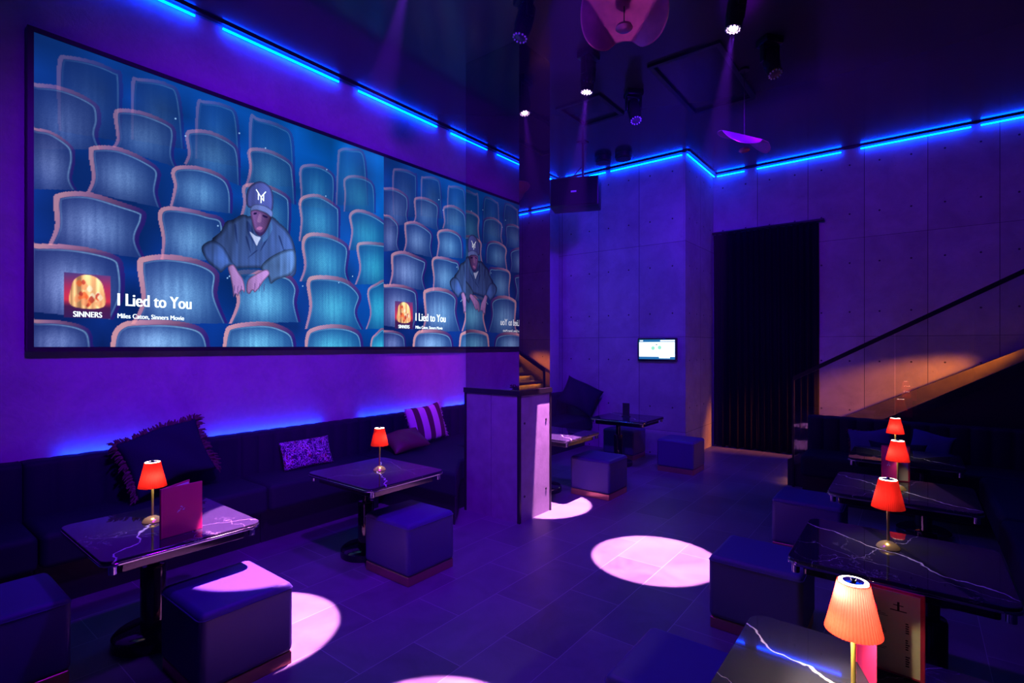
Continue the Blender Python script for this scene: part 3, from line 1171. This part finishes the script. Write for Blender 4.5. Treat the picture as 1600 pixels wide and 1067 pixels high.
# ------------------------------------------------------------------ pendants of bent metal
def make_pendant():
    t = thing('pendant_lamp', '', 'pendant lamp')
    r = 0.29
    bm = new()
    # disc with two wings folded up along lines that converge towards local -y
    nr, na = 26, 120
    fold = R(24)

    def shape(x, y):
        z = 0.0
        for s in (-1, 1):
            # fold line through (s*0.05,-0.27) and (s*0.27, 0.10)
            ax, ay, bx_, by = s * 0.045, -0.28, s * 0.275, 0.14
            nx, ny = (by - ay) * s, -(bx_ - ax) * s
            L = math.hypot(nx, ny)
            dd = ((x - ax) * nx + (y - ay) * ny) / L
            if dd > 0:
                z -= dd * math.tan(R(38)) * (1 if s > 0 else 1)
        z += 0.05 * math.sin((y + 0.1) * 6) * 0.5
        return z
    rings = []
    for j in range(1, nr + 1):
        ring = []
        for i in range(na):
            a = 2 * PI * i / na
            # shallow notch where the two folds meet
            rr = r * j / nr
            if math.cos(a + PI / 2) > 0.9:
                rr *= 1 - 0.16 * ((math.cos(a + PI / 2) - 0.9) / 0.1) ** 1.5
            x, y = rr * math.cos(a), rr * math.sin(a)
            ring.append(bm.verts.new((x, y, shape(x, y))))
        rings.append(ring)
    c = bm.verts.new((0, 0, shape(0, 0)))
    for i in range(na):
        bm.faces.new((c, rings[0][i], rings[0][(i + 1) % na]))
    for a, b in zip(rings, rings[1:]):
        for i in range(na):
            bm.faces.new((a[i], b[i], b[(i + 1) % na], a[(i + 1) % na]))
    o = obj('reflector', bm, M['petal'], t, angle=24)
    o.rotation_euler = (R(18), 0, 0)
    o.location = (0, -0.05, 0)
    md = o.modifiers.new('thickness', 'SOLIDIFY')
    md.thickness = 0.004
    obj('lamp_head', solid_lathe(new(), [(0.006, -0.155), (0.04, -0.15), (0.058, -0.135), (0.05, -0.118), (0.018, -0.108)], 28), M['petal'], t, (0, -0.05, 0))
    obj('rod', tube(new(), [(0, -0.05, -0.11), (0, -0.05, CT - 4.02)], 0.0035, 10), M['black'], t)
    obj('canopy', solid_lathe(new(), [(0.05, CT - 4.02 - 0.025), (0.05, CT - 4.02)], 24), M['black'], t, (0, -0.05, 0))
    return t


p0 = make_pendant()
p0.location = (-1.52, 3.16, 4.02)
p0.rotation_euler = (0, 0, R(206))
tag(p0, 'bent pink metal pendant lamp at the top edge of the picture', None, 'bent metal pendant lamps')
p1 = dup(p0, (-1.52, 6.03, 4.02), R(75), 'small distant bent metal pendant lamp near the far ceiling strip', 'bent metal pendant lamps')

# ------------------------------------------------------------------ loudspeaker, hatches, pucks, television
sp = thing('loudspeaker', 'black loudspeaker hung from the ceiling beside the mirrored column', 'loudspeaker', (-4.02, 6.72, 4.02))
obj('cabinet', rbox(new(), -0.36, 0.36, -0.19, 0.19, -0.215, 0.215, 0.02, 2), M['black'], sp, None, (R(0), 0, R(22)))
obj('grille', rbox(new(), -0.345, 0.345, -0.205, -0.188, -0.2, 0.2, 0.006, 1), M['blackmetal'], sp, None, (0, 0, R(22)))
obj('badge', rbox(new(), -0.04, 0.04, -0.208, -0.204, -0.015, 0.01), M['fringe'], sp, None, (0, 0, R(22)), smooth=False)
bm = tube(new(), [(0.12, 0, 0.2), (0.12, 0, CT - 4.02)], 0.016, 12)
tube(bm, [(-0.2, 0.05, 0.2), (0.12, 0, 0.42)], 0.008, 8)
rbox(bm, 0.05, 0.19, -0.06, 0.06, CT - 4.02 - 0.012, CT - 4.02)
obj('bracket', bm, M['blackmetal'], sp)
for (x0, x1, y0, y1), lb in (((-3.6, -2.98, 5.52, 6.2), 'square black ceiling hatch frame near the lit left stage light'), ((-2.28, -1.52, 5.3, 6.75), 'long black ceiling hatch frame between the two stage light rows')):
    bm = new()
    w, zz = 0.05, CT - 0.03
    rbox(bm, x0, x1, y0, y0 + w, zz, CT)
    rbox(bm, x0, x1, y1 - w, y1, zz, CT)
    rbox(bm, x0, x0 + w, y0 + w, y1 - w, zz, CT)
    rbox(bm, x1 - w, x1, y0 + w, y1 - w, zz, CT)
    tag(obj('ceiling_hatch_frame', bm, M['black'], smooth=False), lb, 'hatch frame', 'ceiling hatch frames')
for (x, y), lb in (((-3.95, 7.45), 'left of two small round black ceiling fixtures above the loudspeaker'), ((-3.62, 7.5), 'right of two small round black ceiling fixtures above the loudspeaker')):
    p = thing('ceiling_speaker', lb, 'ceiling fixture', (x, y, CT), 0, 'small round ceiling fixtures')
    obj('housing', solid_lathe(new(), [(0.13, 0.0), (0.13, -0.07), (0.115, -0.085)], 32), M['black'], p)
    obj('rim', solid_lathe(new(), [(0.118, -0.084), (0.118, -0.094), (0.08, -0.096)], 32), M['blackmetal'], p)
tv = thing('wall_television', 'small wall television showing a white page on the concrete wall', 'television', (-3.275, FY, 1.70))
obj('frame', rbox(new(), -0.325, 0.325, -0.055, 0.0, -0.185, 0.185, 0.008, 2), M['gloss'], tv)
scr = obj('screen', rbox(new(), -0.30, 0.30, -0.0565, -0.054, -0.158, 0.158), M['tvblue'] if 'tvblue' in M else M['white_led'], tv, smooth=False)
def quad(bm, x0, x1, z0, z1, y):
    bm.faces.new([bm.verts.new(p) for p in ((x0, y, z0), (x1, y, z0), (x1, y, z1), (x0, y, z1))])
    return bm
scr.data.materials[0] = emit('tv_blue', (0.02, 0.16, 0.45), 1.0)
obj('page', quad(new(), -0.298, 0.298, -0.118, 0.118, -0.0572), M['white_led'], scr, smooth=False)
bm = quad(new(), 0.06, 0.298, 0.128, 0.15, -0.0572)
quad(bm, -0.285, -0.23, 0.132, 0.148, -0.0572)
quad(bm, 0.04, 0.22, -0.14, -0.118, -0.0572)
obj('page_tabs', bm, M['white_led'], scr, smooth=False)
bm = new()
for cx_, cz_ in ((-0.06, 0.02), (0.05, 0.03)):
    g = bmesh.ops.create_circle(bm, cap_ends=True, segments=20, radius=0.03)
    for v in g['verts']:
        v.co = Vector((cx_ + v.co.x, -0.0576, cz_ + v.co.y))
obj('green_graphic', bm, emit('tv_green', (0.35, 0.9, 0.7), 1.0), scr, smooth=False)
bm = new()
bm.faces.new([bm.verts.new((x, -0.0577, z)) for x, z in ((-0.022, 0.072), (0.02, 0.072), (0.006, 0.086), (-0.006, 0.086))])
obj('blue_graphic', bm, emit('tv_dark', (0.02, 0.10, 0.2), 1.0), scr, smooth=False)
bm = quad(new(), -0.006, 0.004, -0.055, -0.03, -0.0577)
obj('pink_graphic', bm, emit('tv_pink', (0.9, 0.4, 0.5), 1.0), scr, smooth=False)

SEATS= [(0.35,[14,163,13,199,14,218,19,222,34,225,48,224,54,219,53,167]),(0.35,[60,171,60,218,66,224,85,228,96,221,100,175]),(0.35,[108,169,109,218,116,224,133,227,145,220,148,172]),(0.35,[156,156,156,221,165,225,187,226,201,217,203,167]),(0.4,[251,158,253,212,256,222,269,227,290,225,295,167]),(0.55,[-4,144,-4,191,2,194,14,197,27,196,38,191,40,179,38,167,41,157]),(0.6,[47,161,50,169,48,188,53,194,69,197,88,194,93,186,91,167,94,157]),(0.6,[99,162,102,172,100,188,105,194,121,198,140,194,147,184,148,154]),(0.6,[152,155,156,174,154,189,161,195,179,197,199,191,203,175,204,148]),(0.55,[208,148,209,162,208,187,219,195,234,197,248,192,251,180,249,153]),(0.5,[261,153,262,173,261,189,272,197,292,199,304,191,305,160]),(0.7,[-4,115,-4,158,2,161,11,161,22,154,24,144,22,129,25,121]),(0.75,[31,121,34,133,32,152,35,158,51,162,70,158,81,150,79,132,82,119]),(0.8,[88,122,91,140,89,152,95,159,114,163,133,159,140,147,140,126]),(0.75,[145,118,150,137,149,152,154,158,172,162,195,156,199,143,197,108]),(0.75,[207,111,209,133,207,152,215,161,232,165,253,158,257,151,256,117]),(0.75,[267,110,271,132,268,149,274,157,284,160,300,159,316,154,322,148,322,118]),(0.85,[8,76,12,91,11,109,14,116,31,121,53,118,69,114,70,105,65,89,70,74]),(0.85,[81,74,82,93,79,113,85,121,102,123,117,122,133,117,133,81]),(0.85,[208,69,213,86,210,109,218,121,241,124,262,119,269,109,266,85,272,71]),(0.8,[276,72,282,91,278,116,288,123,316,126,328,124,330,77]),(0.9,[-4,26,-4,75,2,76,19,78,37,77,51,73,55,64,55,42,48,22]),(0.95,[60,19,67,38,64,69,70,76,88,80,113,78,128,68,127,47,136,22]),(0.9,[214,19,219,43,216,69,227,77,257,78,275,71,285,58,279,39,288,20]),(0.85,[291,21,297,40,293,65,304,75,323,78,330,22])]
FRONT= [(1.0,[137,22,144,43,140,66,150,74,183,76,199,73,207,61,205,45,209,26]),(0.8,[-4,-9,-4,20,2,20,14,20,27,17,34,10,35,-9]),(1.0,[46,-10,47,10,53,19,63,22,88,23,110,19,119,9,121,-11]),(1.0,[131,-11,133,13,140,21,168,25,187,22,202,12,205,-13]),(0.95,[213,-19,215,12,225,21,249,25,273,22,286,11,288,-21]),(0.95,[296,-21,298,6,304,15,319,21,328,-22])]
MAN= {'jacket':[134,117,141,121,149,127,157,127,177,131,186,126,195,119,202,106,204,91,202,74,184,68,177,70,167,77,146,74,138,76,127,86,122,98,130,108],'arm1':[113,90,122,98,132,94,140,81,143,77,136,75,130,69,127,71,118,78],'arm2':[167,78,174,88,189,98,202,101,204,87,199,75,184,68,177,63,174,70],'cap':[155,135,153,147,157,157,165,163,172,163,178,158,180,146,178,135,172,138],'brim':[157,132,158,137,163,140,172,140,179,136,178,130,172,133,163,134],'face':[157,132,163,135,172,134,178,131,175,121,171,113,166,109,161,113,158,123],'nose':[165,131,168,131,168,124,166,122,163,123],'eyeL':[160,131,163,132,163,130,160,129],'eyeR':[169,131,174,130,173,128,169,129],'lips':[163,117,166,119,169,118,167,115,163,115],'beard':[160,116,163,114,168,114,172,119,171,113,166,109,161,112],'shirt':[156,112,162,109,167,108,165,103,163,99,160,104],'collarL':[153,122,158,118,162,107,163,99,159,102,154,110],'collarR':[177,126,179,118,172,105,167,105,172,113],'handL':[136,75,141,78,146,71,150,65,152,56,151,52,149,54,147,52,145,48,143,50,141,47,140,56,138,66],'handR':[172,77,176,73,170,65,165,57,161,53,159,55,156,51,153,54,154,64,160,70],'gap':[138,74,167,78,154,68,152,64,146,69]}

# ------------------------------------------------------------------ the LED wall screen
TW, TH = 3.17, 2.31            # one picture tile, two side by side
NX, NY = 528, 385
uu, vv = np.meshgrid(np.linspace(0, TW * 100, NX), np.linspace(0, TH * 100, NY))   # centimetres


def srgb(*c):
    return np.array(c, float) / 255.0


def poly_pts(flat):
    return np.array(flat, float).reshape(-1, 2)


def spline(P, closed=False, k=6):
    n = len(P)
    out = []
    rng_ = range(n if closed else n - 1)
    for i in rng_:
        p0, p1 = P[(i - 1) % n if closed else max(i - 1, 0)], P[i]
        p2, p3 = P[(i + 1) % n], P[(i + 2) % n if closed else min(i + 2, n - 1)]
        for s in range(k):
            t = s / k
            out.append(0.5 * ((2 * p1) + (-p0 + p2) * t + (2 * p0 - 5 * p1 + 4 * p2 - p3) * t * t + (-p0 + 3 * p1 - 3 * p2 + p3) * t ** 3))
    if not closed:
        out.append(P[-1])
    return np.array(out)


def window(P, pad=4):
    x0 = np.searchsorted(uu[0], P[:, 0].min() - pad)
    x1 = np.searchsorted(uu[0], P[:, 0].max() + pad)
    y0 = np.searchsorted(vv[:, 0], P[:, 1].min() - pad)
    y1 = np.searchsorted(vv[:, 0], P[:, 1].max() + pad)
    return slice(max(y0, 0), max(y1, 0)), slice(max(x0, 0), max(x1, 0))


def inside(P, X, Y):
    c = np.zeros(X.shape, bool)
    for (xa, ya), (xb, yb) in zip(P, np.roll(P, -1, 0)):
        if ya == yb:
            continue
        c ^= ((ya > Y) != (yb > Y)) & (X < (xb - xa) * (Y - ya) / (yb - ya) + xa)
    return c


def dist(P, X, Y):
    d = np.full(X.shape, 1e9)
    for (xa, ya), (xb, yb) in zip(P[:-1], P[1:]):
        L = (xb - xa) ** 2 + (yb - ya) ** 2 + 1e-9
        t = np.clip(((X - xa) * (xb - xa) + (Y - ya) * (yb - ya)) / L, 0, 1)
        d = np.minimum(d, np.hypot(X - xa - t * (xb - xa), Y - ya - t * (yb - ya)))
    return d


def fnoise(sx, sy, seed):
    r = np.random.default_rng(seed)
    g = r.random((NY // sy + 3, NX // sx + 3))
    yi, xi = np.arange(NY) / sy, np.arange(NX) / sx
    y0, x0 = yi.astype(int), xi.astype(int)
    fy, fx = (yi - y0)[:, None], (xi - x0)[None]
    return (g[y0][:, x0] * (1 - fy) * (1 - fx) + g[y0 + 1][:, x0] * fy * (1 - fx) + g[y0][:, x0 + 1] * (1 - fy) * fx + g[y0 + 1][:, x0 + 1] * fy * fx)


hz = uu / (TW * 100)
vt = vv / (TH * 100)
img = np.empty((NY, NX, 3))
for c in range(3):
    a, b, d = ((18, 14, 0)[c], (70, 70, 84)[c], (150, 168, 186)[c])
    img[..., c] = (a + (b - a) * 0) / 255 if False else np.interp(0.5 * hz + 0.5 * vt, [0, 0.5, 1], [(16, 12, 0)[c], (14, 66, 96)[c] * 0.9 if c != 0 else 12, (0, 92, 190)[c]]) / 255
img[..., 0] = np.interp(hz, [0, 1], [12, 2]) / 255
img[..., 1] = np.interp(0.6 * hz + 0.4 * vt, [0, 0.5, 1], [36, 58, 96]) / 255
img[..., 2] = np.interp(0.6 * hz + 0.4 * vt, [0, 0.5, 1], [112, 142, 190]) / 255
n_big, n_streak, n_fine = fnoise(34, 34, 1), fnoise(3, 46, 2), rng.random((NY, NX))
img *= (0.72 + 0.5 * n_big)[..., None]


def put(sl, mask, col):
    v = img[sl]
    m = mask[..., None]
    img[sl] = v * (1 - m) + col * m


def seat(b, flat):
    raw = poly_pts(flat)
    P = spline(raw)
    sl = window(P, 6)
    X, Y = uu[sl], vv[sl]
    if X.size == 0:
        return
    ins = inside(P, X, Y)
    d = dist(P, X, Y)
    w = raw[:, 0].max() - raw[:, 0].min()
    cx, top = (raw[:, 0].max() + raw[:, 0].min()) / 2, raw[:, 1].max()
    bot = raw[:, 1].min()
    rim = 0.9 + 0.042 * w * (0.55 + 0.7 * np.clip((Y - bot) / (top - bot + 1e-6), 0, 1))
    u = np.clip((X - cx) / (w / 2), -1, 1)
    v = np.clip((Y - bot) / (top - bot), 0, 1)
    h = hz[sl]
    glow = np.exp(-((u + 0.1) ** 2 / 0.5 + (v - 0.42) ** 2 / 0.16))
    tex = 0.78 + 0.32 * n_streak[sl] + 0.22 * (n_fine[sl] - 0.5)
    lo = np.stack([16 + 14 * (1 - h), 42 + 34 * h, 112 + 34 * h], -1) / 255
    hi = np.stack([148 - 88 * h, 164 + 34 * h, 236 + 0 * h], -1) / 255
    fab = (lo + (hi - lo) * (glow * (0.35 + 0.75 * b) * tex)[..., None]) * (0.66 + 0.34 * b)
    fade = (0.15 + 0.85 * b)
    base = img[sl].copy()
    fab = base * (1 - fade) + fab * fade
    put(sl, ins.astype(float), fab)
    # lit edge between rim and cloth, then wooden rim
    edge = ins * np.clip(1 - np.abs(d - rim - 0.6) / 0.8, 0, 1) * b * 0.8 * np.clip(0.35 + 0.9 * v, 0, 1)
    put(sl, edge * np.clip(0.75 + 0.5 * u, 0.2, 1.2).clip(0, 1), np.array([165, 220, 255]) / 255)
    lit = np.clip(0.75 - 0.55 * u + 0.25 * (v - 0.5), 0.25, 1.25)
    rimc = np.stack([(150 + 62 * b) * lit, (74 + 62 * b) * lit ** 1.3, (134 + 30 * b) * np.clip(lit, 0.7, 1.1)], -1) / 255
    rimc = base * (1 - 0.75 * fade) + rimc * 0.75 * fade
    m = ins * np.clip((rim - d) / 0.5, 0, 1)
    put(sl, m, rimc)


def blob(flat, col, grad=0.0, tex=0.0, soft=0.0, op=1.0, smooth=True, edge=0.0):
    P = poly_pts(flat)
    if smooth:
        P = spline(P, True)
    sl = window(P, 3)
    X, Y = uu[sl], vv[sl]
    ins = inside(P, X, Y).astype(float)
    if soft:
        ins *= np.clip(dist(np.vstack([P, P[:1]]), X, Y) / soft, 0, 1)
    c = np.array(col, float) / 255
    sh = 1 + grad * ((X - X.mean()) / (np.ptp(X) + 1e-6)) + tex * (n_streak[sl] - 0.5) + tex * (n_big[sl] - 0.5)
    if edge:
        sh = sh * (0.45 + 0.55 * np.clip(dist(np.vstack([P, P[:1]]), X, Y) / edge, 0, 1))
    put(sl, ins * op, c * sh[..., None])


for b, p in SEATS:
    seat(b, p)
b, p = FRONT[0]
blob(MAN['jacket'], (58, 84, 146), 0.6, 0.35, edge=4.0)
seat(b, p)
JX = poly_pts(MAN['jacket'])
jx0, jx1, jy0, jy1 = JX[:, 0].min(), JX[:, 0].max(), JX[:, 1].min(), JX[:, 1].max()
for fx, fy, dx_, dy_ in ((0.25, 0.75, 2, -16), (0.38, 0.6, 4, -14), (0.62, 0.62, -6, -12), (0.78, 0.7, 5, -14), (0.5, 0.42, -8, -8), (0.85, 0.5, -7, -7)):
    x_, y_ = jx0 + fx * (jx1 - jx0), jy0 + fy * (jy1 - jy0)
    blob([x_ - 1.2, y_, x_ + 1.2, y_, x_ + dx_ + 0.6, y_ + dy_, x_ + dx_ - 0.6, y_ + dy_], (24, 40, 92), 0, 0, 0.7, 0.75)
blob(MAN['gap'], (20, 60, 120), 0, 0.2, 1.0, 0.7)
blob(MAN['arm2'], (80, 116, 178), 0.5, 0.4, 0.4, edge=3.5)
blob(MAN['arm1'], (56, 84, 150), 0.6, 0.4, 0.4, edge=3.5)
blob(MAN['collarL'], (40, 62, 126), 0.4, 0.5, 0.8)
blob(MAN['collarR'], (66, 104, 168), 0.4, 0.5, 0.8)
blob(MAN['shirt'], (190, 205, 250), 0.2, 0.1, 0.5)
blob(MAN['face'], (104, 72, 132), -0.9, 0.1, 0.4, edge=2.5)
blob(MAN['nose'], (150, 110, 170), -0.4, 0, 1.0, 0.8)
blob(MAN['beard'], (46, 34, 92), 0, 0.2, 1.2, 0.75)
blob(MAN['lips'], (176, 110, 176), 0, 0, 0.6)
blob(MAN['eyeL'], (24, 20, 66), 0, 0, 0.5)
blob(MAN['eyeR'], (24, 20, 66), 0, 0, 0.5)
blob(MAN['cap'], (74, 86, 164), 0.5, 0.2, 0.3, edge=2.5)
blob(MAN['brim'], (104, 124, 200), 0.3, 0.1, 0.3, edge=1.2)
for key in ('handL', 'handR'):
    blob(MAN[key], (176, 132, 204), 0.4, 0.15, 0.4, edge=1.6)
    P = poly_pts(MAN[key])
    lo = P[:, 1].min()
    x0, x1 = P[:, 0].min(), P[:, 0].max()
    for f in (0.32, 0.52, 0.72):
        xx = x0 + (x1 - x0) * f
        blob([xx, lo + 3, xx + 0.7, lo + 4, xx + 1.4 - 2 * (f > 2), lo + 11, xx + 0.6, lo + 11], (76, 52, 120), 0, 0, 0.3, 0.9)
for b, p in FRONT[1:]:
    seat(b, p)
# sparkle dots between the seats
for k in range(22):
    x, y = rng.integers(20, NX - 20), rng.integers(20, NY - 20)
    if img[y, x].sum() < 1.1:
        img[y:y + 2, x:x + 2] = np.array([150, 200, 255]) / 255
# plain stand-in picture for the cover art: a warm sun over dark red cloud bands with pale shapes
px0, px1, py0, py1 = 17, 46, 22.5, 57
sl = window(np.array([[px0, py0], [px1, py1]], float), 0)
X, Y = uu[sl], vv[sl]
cu_ = np.stack([np.interp((Y - py0) / (py1 - py0), [0, .25, .4, .7, 1], v) + 0 * X for v in ([60, 70, 210, 170, 90], [30, 30, 50, 50, 60], [90, 80, 80, 100, 130])], -1) / 255
cu_[..., 0] *= 0.8 + 0.5 * n_big[sl]
img[sl] = cu_
mx, my = (px0 + px1) / 2, py0 + 21
blob([mx - 10, my - 12, mx - 10, my + 4, mx - 6, my + 11, mx, my + 13, mx + 6, my + 11, mx + 10, my + 4, mx + 10, my - 12], (255, 186, 130), 0, 0.9, 0.5)
for k in range(26):
    a = rng.uniform(-8, 8)
    h_ = rng.uniform(-11, 8)
    r_ = rng.uniform(1.2, 2.6)
    c_ = [(255, 110, 60), (255, 235, 200), (190, 60, 50), (250, 160, 110)][k % 4]
    blob([mx + a - r_, my + h_, mx + a, my + h_ + r_ * 1.5, mx + a + r_, my + h_, mx + a, my + h_ - r_ * 1.4], c_, 0, 0.3, 0.6, 0.85)
# fine interference ripple of the LED grid on the right half
rip = 1 + 0.10 * np.sin(uu * 1.9 + vv * 2.6 + 0.004 * (uu - 190) ** 2) * np.clip(hz * 1.6 - 0.5, 0, 1)
img = np.clip(img * rip[..., None], 0, 1)
lin = np.where(img <= 0.04045, img / 12.92, ((img + 0.055) / 1.055) ** 2.4)
lin = np.clip(lin * SCREEN_GAIN, 0, 4)

me = bpy.data.meshes.new('picture_panel')
vy, vz = np.meshgrid(np.linspace(0, TW, NX), np.linspace(0, TH, NY))
co = np.zeros((NX * NY, 3))
co[:, 1], co[:, 2] = vy.ravel(), vz.ravel()
ix = np.arange(NX * NY).reshape(NY, NX)
quads = np.stack([ix[:-1, :-1], ix[:-1, 1:], ix[1:, 1:], ix[1:, :-1]], -1).reshape(-1, 4)
me.vertices.add(NX * NY)
me.vertices.foreach_set('co', co.ravel())
me.loops.add(quads.size)
me.loops.foreach_set('vertex_index', quads.ravel())
me.polygons.add(len(quads))
me.polygons.foreach_set('loop_start', np.arange(len(quads)) * 4)
me.polygons.foreach_set('loop_total', np.full(len(quads), 4))
me.update(calc_edges=True)
at = me.color_attributes.new('picture', 'FLOAT_COLOR', 'POINT')
at.data.foreach_set('color', np.concatenate([lin.reshape(-1, 3), np.ones((NX * NY, 1))], 1).ravel())

led = thing('led_wall_screen', 'huge LED wall screen showing a capped man among rows of theatre seats', 'screen', (WX + 0.07, 0.82 + 0.02, 1.745))
fw = 0.035
TOT = 2 * TW
bm = new()
rbox(bm, -0.07, 0.012, -fw, TOT + fw, TH, TH + fw)
rbox(bm, -0.07, 0.012, -fw, TOT + fw, -fw, 0)
rbox(bm, -0.07, 0.012, -fw, 0, 0, TH)
rbox(bm, -0.07, 0.012, TOT, TOT + fw, 0, TH)
obj('frame', bm, M['black'], led, smooth=False)
obj('backing', rbox(new(), -0.07, -0.002, 0, TOT, 0, TH), M['black'], led, smooth=False)


def bold(s, size, d):
    me = text_mesh(s, size, 0.0)
    b_ = bmesh.new()
    for k in range(3):
        n0 = len(b_.verts)
        b_.from_mesh(me)
        b_.verts.ensure_lookup_table()
        for v in b_.verts[n0:]:
            v.co.x += (k - 1) * d
            v.co.z += 0.0002 * k
    b_.to_mesh(me)
    b_.free()
    return me


white = emit('screen_white', (0.75, 0.88, 1.0), 1.6)
p_first = mobj('picture_panel', me, M['picture'], led, smooth=False)
title = fit_text(bold('I Lied to You', 0.2, 0.007), 0.505, 1.05, 0.335, 0.435)
sub = fit_text(bold('Miles Caton, Sinners Movie', 0.08, 0.0028), 0.505, 0.99, 0.228, 0.272)
word = fit_text(bold('SINNERS', 0.08, 0.003), 0.225, 0.405, 0.232, 0.275)
lg = bmesh.new()


def bar(bm, a, b, w):
    a, b = Vector(a), Vector(b)
    n_ = Vector((-(b - a).y, (b - a).x)).normalized() * w / 2
    bm.faces.new([bm.verts.new((p.x, p.y, 0)) for p in (a - n_, b - n_, b + n_, a + n_)])


for a, b in (((0, 0), (0, 8)), ((0, 8), (6, 0)), ((6, 0), (6, 8)), ((3, -3), (3, 4)), ((3, 4), (-2.5, 11.5)), ((3, 4), (8.5, 11.5))):
    bar(lg, (a[0] * 0.0088, a[1] * 0.0085), (b[0] * 0.0088, b[1] * 0.0085), 0.010)
lgm = bpy.data.meshes.new('cap_logo')
lg.to_mesh(lgm)
lg.free()
turn = (R(90), 0, R(90))
for k in range(2):
    if k:
        p_ = p_first.copy()
        COL.objects.link(p_)
        p_.location = (0, TW, 0)
    else:
        p_ = p_first
    for nm, m_, mt, off in (('song_title', title, white, None), ('song_credit', sub, white, None), ('cover_title', word, white, None), ('cap_logo', lgm, white, (0.003, 1.645, 1.445))):
        if k == 0:
            o = mobj(nm, m_, mt, p_, off or (0.003, 0, 0), turn, smooth=False)
        else:
            o = bpy.data.objects.new(nm, m_)
            COL.objects.link(o)
            o.parent = p_
            o.location = off or (0.003, 0, 0)
            o.rotation_euler = turn

# ------------------------------------------------------------------ thin haze in the room air that shows the beams
v = world.node_tree.nodes.new('ShaderNodeVolumeScatter')
v.inputs['Color'].default_value = (0.2, 0.06, 1.0, 1)
v.inputs['Density'].default_value = 0.0022
world.node_tree.links.new(v.outputs[0], world.node_tree.nodes['World Output'].inputs['Volume'])
